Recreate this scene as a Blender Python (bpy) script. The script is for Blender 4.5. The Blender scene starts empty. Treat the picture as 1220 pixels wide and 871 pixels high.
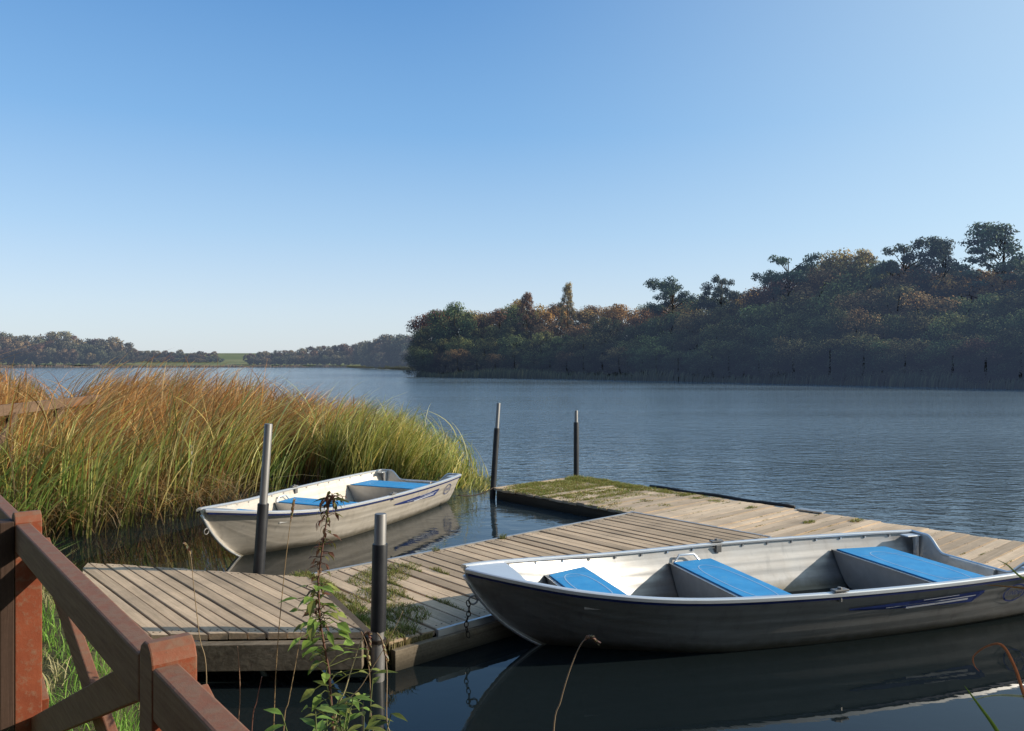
import bpy, math, random
import numpy as np
from mathutils import Vector, Matrix
random.seed(7); RNG = np.random.default_rng(11)
R = math.radians
sc = bpy.context.scene
COL = sc.collection
F, HOR, CX, H = 939.0, 434.0, 610.0, 1.9          # photo calibration: focal px, horizon row, centre column, eye height

def at(px, py, h=0.0):
    d = F*(H-h)/(py-HOR)
    return Vector(((px-CX)/F*d, d, h))
def atd(px, py, d):
    return Vector(((px-CX)/F*d, d, H-(py-HOR)*d/F))
def lerp(a, b, t): return a+(b-a)*t
def sstep(a, b, x):
    t = np.clip((x-a)/(b-a), 0, 1); return t*t*(3-2*t)

# ------------------------------------------------------------------ object helpers
def link(o, parent=None):
    COL.objects.link(o)
    if parent is not None: o.parent = parent
    return o
def tag(o, label=None, cat=None, group=None, kind=None):
    if label: o['label'] = label
    if cat: o['category'] = cat
    if group: o['group'] = group
    if kind: o['kind'] = kind
    return o
def empty(name, loc=(0, 0, 0), rz=0.0):
    o = bpy.data.objects.new(name, None); o.empty_display_size = .2
    o.location = loc; o.rotation_euler = (0, 0, rz)
    return link(o)
def copy_tree(o, parent=None):
    c = o.copy(); link(c)
    if parent is not None:
        c.parent = parent
    for ch in o.children: copy_tree(ch, c)
    return c

class MB:
    def __init__(s): s.v = []; s.f = []; s.c = []; s.m = []
    def add(s, verts, faces, col=(1, 0, 0, 1), mi=0):
        n = len(s.v)
        s.v += [tuple(p) for p in verts]
        cols = col if isinstance(col, list) else [col]*len(verts)
        s.c += cols
        s.f += [tuple(i+n for i in f) for f in faces]; s.m += [mi]*len(faces)
    def hexa(s, p, col=(1, 0, 0, 1), mi=0):   # p: 4 bottom ccw, 4 top ccw
        s.add(p, [(3, 2, 1, 0), (4, 5, 6, 7), (0, 1, 5, 4), (1, 2, 6, 5), (2, 3, 7, 6), (3, 0, 4, 7)], col, mi)
    def box(s, c, size, M=None, col=(1, 0, 0, 1), mi=0):
        x, y, z = size[0]/2, size[1]/2, size[2]/2
        p = [Vector(q) for q in ((-x, -y, -z), (x, -y, -z), (x, y, -z), (-x, y, -z), (-x, -y, z), (x, -y, z), (x, y, z), (-x, y, z))]
        if M is not None: p = [M @ q for q in p]
        s.hexa([q+Vector(c) for q in p], col, mi)
    def bar(s, a, b, w, h, up=(0, 0, 1), col=(1, 0, 0, 1), mi=0):   # box from a to b; w sideways, h along up
        a, b = Vector(a), Vector(b); d = (b-a).normalized(); side = d.cross(Vector(up)).normalized(); u = side.cross(d).normalized()
        P = []
        for q in (a, b):
            P += [q-side*w/2-u*h/2, q+side*w/2-u*h/2, q+side*w/2+u*h/2, q-side*w/2+u*h/2]
        s.add(P, [(0, 1, 2, 3), (7, 6, 5, 4), (4, 5, 1, 0), (5, 6, 2, 1), (6, 7, 3, 2), (7, 4, 0, 3)], col, mi)
    def tube(s, pts, rad, n=8, col=(1, 0, 0, 1), mi=0, cap=True):
        pts = [Vector(p) for p in pts]; k = len(pts)
        if not hasattr(rad, '__len__'): rad = [rad]*k
        ref = Vector((0.31, 0.17, 0.93)); V = []
        prev = None
        for i in range(k):
            d = (pts[min(i+1, k-1)]-pts[max(i-1, 0)])
            d = d.normalized() if d.length > 1e-9 else Vector((0, 0, 1))
            if prev is None:
                a = d.cross(ref)
                if a.length < 1e-3: a = d.cross(Vector((1, 0, 0)))
                a.normalize()
            else:
                a = (prev-d*prev.dot(d))
                a = a.normalized() if a.length > 1e-6 else d.cross(ref).normalized()
            prev = a; b = d.cross(a)
            for j in range(n):
                th = 2*math.pi*j/n
                V.append(pts[i]+(a*math.cos(th)+b*math.sin(th))*rad[i])
        Fc = []
        for i in range(k-1):
            for j in range(n):
                j2 = (j+1) % n
                Fc.append((i*n+j, i*n+j2, (i+1)*n+j2, (i+1)*n+j))
        if cap:
            Fc.append(tuple(range(n-1, -1, -1))); Fc.append(tuple((k-1)*n+j for j in range(n)))
        s.add(V, Fc, col, mi)
    def build(s, name, mats, parent=None, smooth=False, sharp=None, bevel=0):
        me = bpy.data.meshes.new(name)
        me.from_pydata(s.v, [], s.f); me.update()
        ca = me.color_attributes.new('Col', 'FLOAT_COLOR', 'POINT')
        ca.data.foreach_set('color', np.array(s.c, dtype=np.float32).ravel())
        if not isinstance(mats, (list, tuple)): mats = [mats]
        for m in mats: me.materials.append(m)
        me.polygons.foreach_set('material_index', s.m)
        if smooth:
            me.polygons.foreach_set('use_smooth', [True]*len(s.f))
            if sharp: me.set_sharp_from_angle(angle=R(sharp))
        o = bpy.data.objects.new(name, me); link(o, parent)
        if bevel:
            b = o.modifiers.new('bevel', 'BEVEL'); b.width = bevel; b.segments = 2; b.limit_method = 'ANGLE'; b.angle_limit = R(40)
        return o

def np_mesh(name, V, faces, C, mat, smooth=False):
    """V (n,3), faces (m,4) int arrays, C (n,4)"""
    me = bpy.data.meshes.new(name)
    n, m = len(V), len(faces)
    me.vertices.add(n); me.vertices.foreach_set('co', np.ascontiguousarray(V, np.float32).ravel())
    me.loops.add(m*4); me.loops.foreach_set('vertex_index', np.ascontiguousarray(faces, np.int32).ravel())
    me.polygons.add(m); me.polygons.foreach_set('loop_start', np.arange(m, dtype=np.int32)*4)
    me.update(calc_edges=True); me.validate()
    ca = me.color_attributes.new('Col', 'FLOAT_COLOR', 'POINT')
    ca.data.foreach_set('color', np.ascontiguousarray(C, np.float32).ravel())
    me.materials.append(mat)
    if smooth: me.polygons.foreach_set('use_smooth', [True]*m)
    return me

# ------------------------------------------------------------------ materials
class NT:
    def __init__(s, name):
        s.m = bpy.data.materials.new(name); s.m.use_nodes = True
        s.t = s.m.node_tree; s.n = s.t.nodes; s.l = s.t.links; s.n.clear()
        s.out = s.n.new('ShaderNodeOutputMaterial')
    def new(s, typ, **kw):
        nd = s.n.new(typ)
        for k, v in kw.items():
            if k.startswith('i_'):
                nd.inputs[k[2:].replace('_', ' ')].default_value = v
            else: setattr(nd, k, v)
        return nd
    def link(s, a, b): s.l.new(a, b)
    def math(s, op, a, b=None, clamp=False):
        nd = s.n.new('ShaderNodeMath'); nd.operation = op; nd.use_clamp = clamp
        for i, q in enumerate((a, b)):
            if q is None: continue
            if hasattr(q, 'is_linked'): s.l.new(q, nd.inputs[i])
            else: nd.inputs[i].default_value = q
        return nd.outputs[0]
    def mix(s, fac, a, b, mode='MIX'):
        nd = s.n.new('ShaderNodeMix'); nd.data_type = 'RGBA'; nd.blend_type = mode
        for sock, q in ((nd.inputs['Factor'], fac), (nd.inputs[6], a), (nd.inputs[7], b)):
            if hasattr(q, 'is_linked'): s.l.new(q, sock)
            else:
                sock.default_value = q if not isinstance(q, tuple) else (q if len(q) == 4 else q+(1,))
        return nd.outputs[2]
    def noise(s, vec, scale, detail=4, rough=.55, dist=0):
        nd = s.new('ShaderNodeTexNoise'); nd.inputs['Scale'].default_value = scale; nd.inputs['Detail'].default_value = detail
        nd.inputs['Roughness'].default_value = rough; nd.inputs['Distortion'].default_value = dist
        if vec is not None: s.link(vec, nd.inputs['Vector'])
        return nd.outputs[0]
    def coord(s, which='Object'): return s.new('ShaderNodeTexCoord').outputs[which]
    def mapping(s, vec, scale=(1, 1, 1), rot=(0, 0, 0), loc=(0, 0, 0)):
        nd = s.new('ShaderNodeMapping'); nd.inputs['Scale'].default_value = scale; nd.inputs['Rotation'].default_value = rot; nd.inputs['Location'].default_value = loc
        s.link(vec, nd.inputs['Vector']); return nd.outputs[0]
    def ramp(s, fac, stops):
        nd = s.new('ShaderNodeValToRGB'); e = nd.color_ramp.elements
        while len(e) < len(stops): e.new(.5)
        for q, (p, c) in zip(e, stops):
            q.position = p; q.color = c if len(c) == 4 else tuple(c)+(1,)
        s.link(fac, nd.inputs[0]); return nd.outputs[0]
    def bsdf(s, color=None, rough=.6, metal=0.0, spec=.4, bump=None, bstr=.3, bdist=.01):
        b = s.new('ShaderNodeBsdfPrincipled')
        for nm, q in (('Base Color', color), ('Roughness', rough), ('Metallic', metal), ('Specular IOR Level', spec)):
            if q is None: continue
            if hasattr(q, 'is_linked'): s.link(q, b.inputs[nm])
            else: b.inputs[nm].default_value = q if not isinstance(q, tuple) else (q if len(q) == 4 else q+(1,))
        if bump is not None:
            bp = s.new('ShaderNodeBump'); bp.inputs['Strength'].default_value = bstr; bp.inputs['Distance'].default_value = bdist
            s.link(bump, bp.inputs['Height']); s.link(bp.outputs[0], b.inputs['Normal'])
        s.link(b.outputs[0], s.out.inputs[0]); return b
    def attr(s): return s.new('ShaderNodeAttribute', attribute_name='Col')

def mat_wood(name, axis, light, dark, wet=(.05, .04, .03), stain=.5, lowdark=None):
    """weathered planks; Col.r = brightness, Col.g = random offset per plank; grain runs along the object's local axis"""
    t = NT(name); a = t.attr(); sep = t.new('ShaderNodeSeparateColor'); t.link(a.outputs['Color'], sep.inputs[0])
    off = t.math('MULTIPLY', sep.outputs[1], 37.0)
    cmb = t.new('ShaderNodeCombineXYZ')
    for i in range(3): t.link(off, cmb.inputs[i])
    ad = t.new('ShaderNodeVectorMath', operation='ADD'); t.link(t.coord(), ad.inputs[0]); t.link(cmb.outputs[0], ad.inputs[1])
    sc_ = (1.6, 38, 38) if axis == 0 else (38, 1.6, 38) if axis == 1 else (38, 38, 1.6)
    g = t.noise(t.mapping(ad.outputs[0], sc_), 1.0, 6, .65, .6)
    big = t.noise(t.coord(), 2.3, 4, .6)
    fine = t.noise(t.coord(), 60, 3, .6)
    c = t.ramp(g, [(.28, dark), (.72, light)])
    c = t.mix(t.math('MULTIPLY', t.ramp(big, [(.42, (0, 0, 0)), (.68, (1, 1, 1))]), stain), c, wet)
    c = t.mix(.25, c, t.ramp(fine, [(.3, dark), (.7, light)]))
    cr = t.new('ShaderNodeCombineXYZ')
    for i in range(3): t.link(sep.outputs[0], cr.inputs[i])
    c = t.mix(1.0, c, cr.outputs[0], 'MULTIPLY')
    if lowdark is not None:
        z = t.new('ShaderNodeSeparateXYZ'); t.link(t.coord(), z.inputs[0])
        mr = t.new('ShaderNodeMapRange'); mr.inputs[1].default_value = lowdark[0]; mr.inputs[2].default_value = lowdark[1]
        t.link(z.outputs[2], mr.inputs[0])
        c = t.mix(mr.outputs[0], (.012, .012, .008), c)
    t.bsdf(c, .8, 0, .25, g, .5, .006)
    return t.m

def mat_paint():
    t = NT('worn_red_paint'); a = t.attr(); sep = t.new('ShaderNodeSeparateColor'); t.link(a.outputs['Color'], sep.inputs[0])
    co = t.coord()
    n1 = t.noise(co, 5, 5, .6); n2 = t.noise(t.mapping(co, (3, 3, 3)), 9, 6, .7); n3 = t.noise(co, 130, 3, .7)
    c = t.ramp(n1, [(.3, (.20, .046, .019)), (.7, (.28, .072, .030))])
    c = t.mix(t.ramp(n2, [(.50, (0, 0, 0)), (.68, (.85, .85, .85))]), c, (.23, .13, .08))
    c = t.mix(t.ramp(n3, [(.62, (0, 0, 0)), (.72, (.5, .5, .5))]), c, (.10, .045, .03))
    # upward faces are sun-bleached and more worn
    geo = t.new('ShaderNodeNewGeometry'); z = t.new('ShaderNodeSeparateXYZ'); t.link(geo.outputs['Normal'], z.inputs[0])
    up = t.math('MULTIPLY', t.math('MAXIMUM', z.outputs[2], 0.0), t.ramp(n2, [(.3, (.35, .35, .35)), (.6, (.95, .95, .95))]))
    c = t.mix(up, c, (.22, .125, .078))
    # the bank side (local +y) is weathered brown with its shade tone put into the colour
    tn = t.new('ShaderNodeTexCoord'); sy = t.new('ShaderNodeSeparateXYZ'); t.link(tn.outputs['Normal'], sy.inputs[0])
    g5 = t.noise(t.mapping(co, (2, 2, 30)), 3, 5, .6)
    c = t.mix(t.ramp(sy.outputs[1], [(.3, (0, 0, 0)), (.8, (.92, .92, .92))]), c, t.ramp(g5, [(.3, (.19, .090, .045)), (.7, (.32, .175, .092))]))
    t.bsdf(c, .7, 0, .3, n2, .35, .006)
    return t.m

def mat_metal(name, base, rough, metal, scratch=.15, axis=(3, 60, 60), dirt=None, scum=False):
    t = NT(name); co = t.coord()
    n = t.noise(t.mapping(co, axis), 1, 5, .6); b = t.noise(co, 3.0, 5, .6)
    lo = tuple(q*(1-scratch) for q in base)
    c = t.ramp(n, [(.3, lo), (.7, base)])
    if dirt:
        c = t.mix(t.ramp(b, [(.45, (0, 0, 0)), (.75, (.6, .6, .6))]), c, dirt)
    if scum:                                            # green-brown tide line just above the water, and streaks down the side
        z = t.new('ShaderNodeSeparateXYZ'); t.link(co, z.inputs[0])
        zz = t.math('ADD', z.outputs[2], t.math('MULTIPLY', t.noise(co, 9, 4, .6), -.07))
        mr = t.new('ShaderNodeMapRange'); mr.inputs[1].default_value = -.01; mr.inputs[2].default_value = .055; mr.inputs[3].default_value = .8; mr.inputs[4].default_value = 0
        t.link(zz, mr.inputs[0]); c = t.mix(mr.outputs[0], c, (.10, .085, .05))
        st = t.noise(t.mapping(co, (14, 14, 1.2)), 1, 4, .6)
        c = t.mix(t.ramp(st, [(.55, (0, 0, 0)), (.72, (.4, .4, .4))]), c, tuple(q*.45 for q in base))
    r = t.math('ADD', t.math('MULTIPLY', b, .25), rough-.12)
    t.bsdf(c, r, metal, .5, b, .12, .01)
    return t.m

def mat_plain(name, c1, c2, rough=.5, scale=20, metal=0, spec=.4, bs=.15):
    t = NT(name); n = t.noise(t.coord(), scale, 4, .6)
    t.bsdf(t.ramp(n, [(.3, c1), (.7, c2)]), rough, metal, spec, n, bs, .004)
    return t.m

def mat_leaf(name, trans=.3, rough=.55, haze=(0, 0, 0), hs=0.0, spec=.3):
    t = NT(name); a = t.attr()
    oi = t.new('ShaderNodeObjectInfo')
    hsv = t.new('ShaderNodeHueSaturation'); t.link(a.outputs['Color'], hsv.inputs['Color'])
    t.link(t.math('ADD', t.math('MULTIPLY', oi.outputs['Random'], .06), .47), hsv.inputs['Hue'])
    t.link(t.math('ADD', t.math('MULTIPLY', oi.outputs['Random'], .8), .6), hsv.inputs['Value'])
    b = t.bsdf(hsv.outputs[0], rough, 0, spec)
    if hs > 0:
        # airlight painted as bluish leaf glow, stronger rightwards for the sun glare
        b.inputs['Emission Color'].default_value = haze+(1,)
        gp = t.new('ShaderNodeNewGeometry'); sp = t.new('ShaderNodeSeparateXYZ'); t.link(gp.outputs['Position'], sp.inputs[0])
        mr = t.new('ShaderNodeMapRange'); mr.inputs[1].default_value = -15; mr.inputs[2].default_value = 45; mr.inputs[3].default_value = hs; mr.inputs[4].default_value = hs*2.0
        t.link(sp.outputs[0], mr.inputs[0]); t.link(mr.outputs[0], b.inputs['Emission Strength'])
    tr = t.new('ShaderNodeBsdfTranslucent'); t.link(hsv.outputs[0], tr.inputs[0])
    mx = t.new('ShaderNodeMixShader'); mx.inputs[0].default_value = trans
    t.link(b.outputs[0], mx.inputs[1]); t.link(tr.outputs[0], mx.inputs[2]); t.link(mx.outputs[0], t.out.inputs[0])
    return t.m

M = {}
M['deck_x'] = mat_wood('grey_planks_long', 0, (.80, .61, .42), (.48, .355, .235), (.17, .125, .085), .4)
M['deck_y'] = mat_wood('brown_planks', 1, (.74, .55, .37), (.41, .30, .19), (.13, .10, .07), .45)
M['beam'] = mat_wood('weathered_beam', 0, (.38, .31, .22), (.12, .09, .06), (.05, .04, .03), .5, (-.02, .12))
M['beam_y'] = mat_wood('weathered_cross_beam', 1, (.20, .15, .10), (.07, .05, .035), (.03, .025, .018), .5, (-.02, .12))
M['grey_rail'] = mat_wood('bleached_rail', 0, (.24, .155, .10), (.13, .08, .05), (.08, .05, .03), .4)
M['post_shade'] = mat_wood('post_shade_brown', 2, (.17, .10, .07), (.08, .045, .03), (.05, .03, .02), .4)  # dark brown carries the shade of the post's bank face
M['dark'] = mat_plain('dark_float', (.008, .008, .009), (.02, .018, .016), .8)  # near-black float puts the shade of the plank gaps into its colour
M['paint'] = mat_paint()
M['alu'] = mat_metal('raw_aluminium', (.78, .70, .60), .40, .30, .22, (1.2, 9, 26), (.50, .43, .34), True)
M['alu_shade'] = mat_metal('shaded_aluminium', (.42, .41, .40), .40, .52, .28, (1.2, 9, 26), (.24, .22, .20), True)  # near hull's darker copy, its shaded side put into the colour
M['alu_in'] = mat_metal('bright_aluminium', (.66, .65, .63), .42, .62, .16, (1.2, 10, 10), (.46, .44, .41))
M['alu_rim'] = mat_metal('rim_aluminium', (.78, .78, .78), .35, .6, .08)
def mat_pad():
    t = NT('blue_pad'); co = t.coord(); n = t.noise(co, 7, 5, .65); f = t.noise(co, 90, 3, .7)
    c = t.ramp(n, [(.3, (.030, .27, .58)), (.7, (.055, .36, .70))])
    c = t.mix(t.ramp(t.noise(co, 14, 6, .7), [(.56, (0, 0, 0)), (.74, (.45, .45, .45))]), c, (.17, .31, .42))
    c = t.mix(t.ramp(f, [(.66, (0, 0, 0)), (.72, (.6, .6, .6))]), c, (.05, .10, .16))
    t.bsdf(c, .6, 0, .35, f, .15, .003)
    return t.m
M['blue'] = mat_pad()
M['pad_line'] = mat_plain('sunlit_groove_line', (.30, .50, .72), (.40, .58, .78), .5, 30)  # pale line puts the sunlit groove edge into the colour
M['navy'] = mat_plain('navy_strip', (.012, .022, .10), (.02, .032, .14), .4, 20)
M['decal'] = mat_plain('blue_decal', (.016, .035, .16), (.025, .05, .21), .4, 20)
M['decal_white'] = mat_plain('white_decal', (.55, .57, .62), (.65, .66, .7), .4, 20)
M['galv'] = mat_metal('galvanised_pipe', (.26, .25, .24), .5, .45, .3, (12, 12, 3), (.25, .22, .19))
M['sleeve'] = mat_plain('black_plastic', (.012, .013, .016), (.028, .028, .032), .5, 8)
M['trim'] = mat_metal('edge_trim', (.55, .55, .55), .4, .7, .2, (4, 4, 4), (.3, .27, .22))
M['rust'] = mat_plain('rusty_chain', (.03, .024, .02), (.07, .05, .035), .7, 40, .5)
M['rubber'] = mat_plain('black_hose', (.015, .015, .017), (.03, .03, .03), .6, 20)
M['bolt'] = mat_plain('dark_bolt', (.015, .014, .013), (.04, .03, .03), .5, 40, .7)
M['reed'] = mat_leaf('reed_blades', .38)
M['grass'] = mat_leaf('grass_blades', .35)
M['weed'] = mat_leaf('weed_leaves', .35)
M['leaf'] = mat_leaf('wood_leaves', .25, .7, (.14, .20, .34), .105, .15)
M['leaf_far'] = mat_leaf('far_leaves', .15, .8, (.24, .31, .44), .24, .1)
M['bark'] = mat_plain('bark', (.05, .04, .035), (.11, .09, .075), .9, 6)
M['stem'] = mat_leaf('dry_stems', .15)

def mat_water():
    t = NT('lake_water'); g = t.new('ShaderNodeNewGeometry'); pos = g.outputs['Position']
    sp = t.new('ShaderNodeSeparateXYZ'); t.link(pos, sp.inputs[0])
    # wind ripples grow away from the sheltered landing
    n1 = t.noise(t.mapping(pos, (3.0, 5.6, 1), (0, 0, R(-12))), 1.0, 3, .55, .3)
    n2 = t.noise(t.mapping(pos, (1.1, 2.3, 1), (0, 0, R(10))), 1.0, 2, .5, .2)
    n3 = t.noise(t.mapping(pos, (7, 12, 1), (0, 0, R(-20))), 1.0, 2, .5)
    gust = t.noise(t.mapping(pos, (.010, .07, 1), (0, 0, R(4))), 1.0, 3, .6)
    h = t.math('ADD', t.math('ADD', t.math('MULTIPLY', n1, .058), t.math('MULTIPLY', n2, .046)), t.math('MULTIPLY', n3, .016))
    dd = t.math('ADD', sp.outputs[1], t.math('MULTIPLY', sp.outputs[0], .25))
    mr = t.new('ShaderNodeMapRange'); mr.inputs[1].default_value = 7.5; mr.inputs[2].default_value = 26; mr.inputs[3].default_value = .02; mr.inputs[4].default_value = 1.0
    t.link(dd, mr.inputs[0])
    gm = t.new('ShaderNodeMapRange'); gm.inputs[1].default_value = .36; gm.inputs[2].default_value = .58; gm.inputs[3].default_value = .45; gm.inputs[4].default_value = 1.1
    t.link(gust, gm.inputs[0])
    amp = t.math('MULTIPLY', mr.outputs[0], gm.outputs[0])
    h = t.math('MULTIPLY', h, amp)
    b = t.bsdf(t.mix(mr.outputs[0], (.007, .011, .012), (.135, .185, .22)), t.math('ADD', t.math('MULTIPLY', amp, .08), .02), 0, .5, h, 1.0, 1.0)
    b.inputs['IOR'].default_value = 1.33
    return t.m
M['water'] = mat_water()

def mat_ground():
    t = NT('ground_soil'); g = t.new('ShaderNodeNewGeometry'); pos = g.outputs['Position']
    sp = t.new('ShaderNodeSeparateXYZ'); t.link(pos, sp.inputs[0])
    n = t.noise(pos, 3.0, 6, .65); n2 = t.noise(pos, .02, 4, .6); n3 = t.noise(pos, 35, 4, .7)
    near = t.ramp(n, [(.35, (.035, .05, .012)), (.55, (.10, .085, .035)), (.7, (.16, .13, .06))])
    near = t.mix(.4, near, t.ramp(n3, [(.3, (.02, .025, .01)), (.7, (.17, .14, .07))]))
    wood = t.ramp(n2, [(.4, (.03, .035, .015)), (.6, (.05, .045, .022))])
    field = t.ramp(n2, [(.4, (.15, .17, .085)), (.6, (.21, .21, .11))])
    f1 = t.new('ShaderNodeMapRange'); f1.inputs[1].default_value = 18; f1.inputs[2].default_value = 30; t.link(sp.outputs[1], f1.inputs[0])
    f2 = t.new('ShaderNodeMapRange'); f2.inputs[1].default_value = 470; f2.inputs[2].default_value = 500; t.link(sp.outputs[1], f2.inputs[0])
    c = t.mix(f1.outputs[0], near, wood); c = t.mix(f2.outputs[0], c, field)
    # wet mud at the waterline
    f3 = t.new('ShaderNodeMapRange'); f3.inputs[1].default_value = .02; f3.inputs[2].default_value = .2; t.link(sp.outputs[2], f3.inputs[0])
    c = t.mix(f3.outputs[0], (.018, .015, .010), c)
    t.bsdf(c, .9, 0, .2, n3, .6, .03)
    return t.m
M['ground'] = mat_ground()

# ------------------------------------------------------------------ terrain and lake
LAKE = [(60, -60), (12, -4), (9, 1.2), (3.2, 2.2), (.6, 2.55), (-.55, 2.75), (-1.1, 3.15), (-1.7, 3.8), (-2.2, 4.75), (-3.45, 6.15), (-5.3, 7.6), (-7.0, 9.2),
        (-10.5, 14), (-19, 27), (-68, 105), (-285, 440), (-200, 452), (-140, 470), (-95, 455), (-62, 350), (-45, 295), (-24, 210), (-15, 145), (-14.2, 124),
        (-11, 117), (-3, 110), (5, 104), (22, 86), (33, 70), (41, 60), (54, 40), (64, 15), (75, -30)]
def lake_sd(X, Y):
    """distance to the lake shore, negative inside the lake"""
    P = np.array(LAKE, float); Q = np.roll(P, -1, 0)
    d2 = np.full(X.shape, 1e18); inside = np.zeros(X.shape, bool)
    for (x0, y0), (x1, y1) in zip(P, Q):
        ex, ey = x1-x0, y1-y0
        t = np.clip(((X-x0)*ex+(Y-y0)*ey)/(ex*ex+ey*ey), 0, 1)
        d2 = np.minimum(d2, (X-x0-t*ex)**2+(Y-y0-t*ey)**2)
        c = ((y0 > Y) != (y1 > Y)) & (X < (x1-x0)*(Y-y0)/(y1-y0+1e-12)+x0)
        inside ^= c
    d = np.sqrt(d2)
    return np.where(inside, -d, d)
def terrain(X, Y):
    X = np.asarray(X, float); Y = np.asarray(Y, float)
    sd = lake_sd(X, Y)
    far = sstep(25, 80, np.hypot(X, Y))
    bank = -1.0+1.3*sstep(-.45, .30, sd)
    bankf = -1.0+1.5*sstep(-4, 2, sd)
    hill = 5.5*sstep(2, 60, sd)*sstep(-30, 10, X-Y*-.14) + 3.0*sstep(0, 150, sd)
    hill = hill + 9*sstep(560, 760, Y)
    und = .05*np.sin(X*1.7+1)*np.sin(Y*1.3)*sstep(.2, 1.2, sd)
    return lerp(bank+und, bankf+hill, far)
na, nr = 420, 230
ang = np.linspace(0, 2*math.pi, na, endpoint=False)
rad = np.concatenate([[0.0], np.geomspace(.25, 4000, nr-1)])
RR, AA = np.meshgrid(rad, ang, indexing='ij')
GX, GY = RR*np.sin(AA), RR*np.cos(AA)
GZ = terrain(GX, GY)
idx = np.arange(nr*na).reshape(nr, na)
i2 = np.roll(idx, -1, 1)
faces = np.stack([idx[:-1], idx[1:], i2[1:], i2[:-1]], -1).reshape(-1, 4)[na:]
faces = faces[:, ::-1]
# innermost ring closed with a fan of quads (pairs)
c0 = idx[1]
fan = np.stack([np.full(na//2, idx[0, 0]), c0[0::2], c0[1::2], np.roll(c0, -2)[0::2]], -1)
V = np.stack([GX, GY, GZ], -1).reshape(-1, 3)
me = np_mesh('ground', V, np.concatenate([fan[:, ::-1], faces]), np.ones((len(V), 4)), M['ground'], True)
g = link(bpy.data.objects.new('ground', me)); tag(g, kind='structure')
w = MB(); w.add([(-2500, -2500, 0), (2500, -2500, 0), (2500, 2500, 0), (-2500, 2500, 0)], [(0, 1, 2, 3)])
o = w.build('water', M['water']); tag(o, kind='structure')

# ------------------------------------------------------------------ dock frame: u along the walkway, v across (planks)
TH = math.atan2(.665, .747)
U, Vv = Vector((math.cos(TH), math.sin(TH), 0)), Vector((-math.sin(TH), math.cos(TH), 0))
def uv(p): return (p.x*U.x+p.y*U.y, p.x*Vv.x+p.y*Vv.y)
def W(u, v, z=0): return U*u+Vv*v+Vector((0, 0, z))

def poly_range(poly, u):
    vs = []
    for (a, b), (c, d) in zip(poly, poly[1:]+poly[:1]):
        if (a-u)*(c-u) <= 0 and abs(c-a) > 1e-9:
            vs.append(b+(d-b)*(u-a)/(c-a))
    return (min(vs), max(vs)) if len(vs) >= 2 else None
def planks(mb, poly, pitch, gap, ztop, th, jit=.006, zj=.003, swap=False):
    """boards laid side by side along the first coordinate, clipped to a convex polygon"""
    us = [p[0] for p in poly]; u = min(us)
    while u < max(us)-.02:
        ua, ub = u+1e-4, min(u+pitch-gap*random.uniform(.6, 1.5), max(us)-1e-4)
        ra, rb = poly_range(poly, ua), poly_range(poly, ub)
        if ra and rb:
            j0, j1 = random.uniform(-jit, jit), random.uniform(-jit, jit)
            z = ztop+random.uniform(-zj, zj)
            col = (random.uniform(.72, 1.18), random.random(), 0, 1)
            tz = random.uniform(-zj, zj)
            q = [(ua, ra[0]+j0), (ub, rb[0]+j0), (ub, rb[1]+j1), (ua, ra[1]+j1)]
            if swap: q = [(b, a) for a, b in q][::-1]
            n = 6                                   # subdivided along its length so the board can sag and warp a little
            wv = random.uniform(-.003, .003)
            c = .004
            def ring(s):
                A = [lerp(q[0][k], q[3][k], s) for k in (0, 1)]; B = [lerp(q[1][k], q[2][k], s) for k in (0, 1)]
                if swap:
                    A = [lerp(q[0][k], q[1][k], s) for k in (0, 1)]; B = [lerp(q[3][k], q[2][k], s) for k in (0, 1)]
                zz = z+wv*math.sin(s*math.pi)
                A2 = [lerp(A[k], B[k], c/pitch) for k in (0, 1)]; B2 = [lerp(B[k], A[k], c/pitch) for k in (0, 1)]
                return [(A[0], A[1], zz-th), (B[0], B[1], zz-th), (B[0], B[1], zz-c+tz), (B2[0], B2[1], zz+tz), (A2[0], A2[1], zz), (A[0], A[1], zz-c)]
            VV, FF = [], []
            for i in range(n+1): VV += ring(i/n)
            for i in range(n):
                for k in range(6):
                    k2 = (k+1) % 6
                    FF.append((i*6+k, i*6+k2, i*6+6+k2, i*6+6+k) if not swap else (i*6+k, i*6+6+k, i*6+6+k2, i*6+k2))
            FF.append((5, 4, 3, 2, 1, 0)); FF.append(tuple(n*6+k for k in range(6)))
            mb.add(VV, FF, col)
            for s_ in (.035, .965):                      # nail heads near both ends
                for f_ in (.3, .7):
                    A, B = ((q[0], q[3]), (q[1], q[2])) if not swap else ((q[0], q[1]), (q[3], q[2]))
                    pa = [lerp(A[0][k], A[1][k], s_) for k in (0, 1)]; pb = [lerp(B[0][k], B[1][k], s_) for k in (0, 1)]
                    mb.box((lerp(pa[0], pb[0], f_), lerp(pa[1], pb[1], f_), z+.0005+lerp(0, tz, f_)), (.008, .008, .003), None, (.12, .5, 0, 1))
        u += pitch

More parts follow.
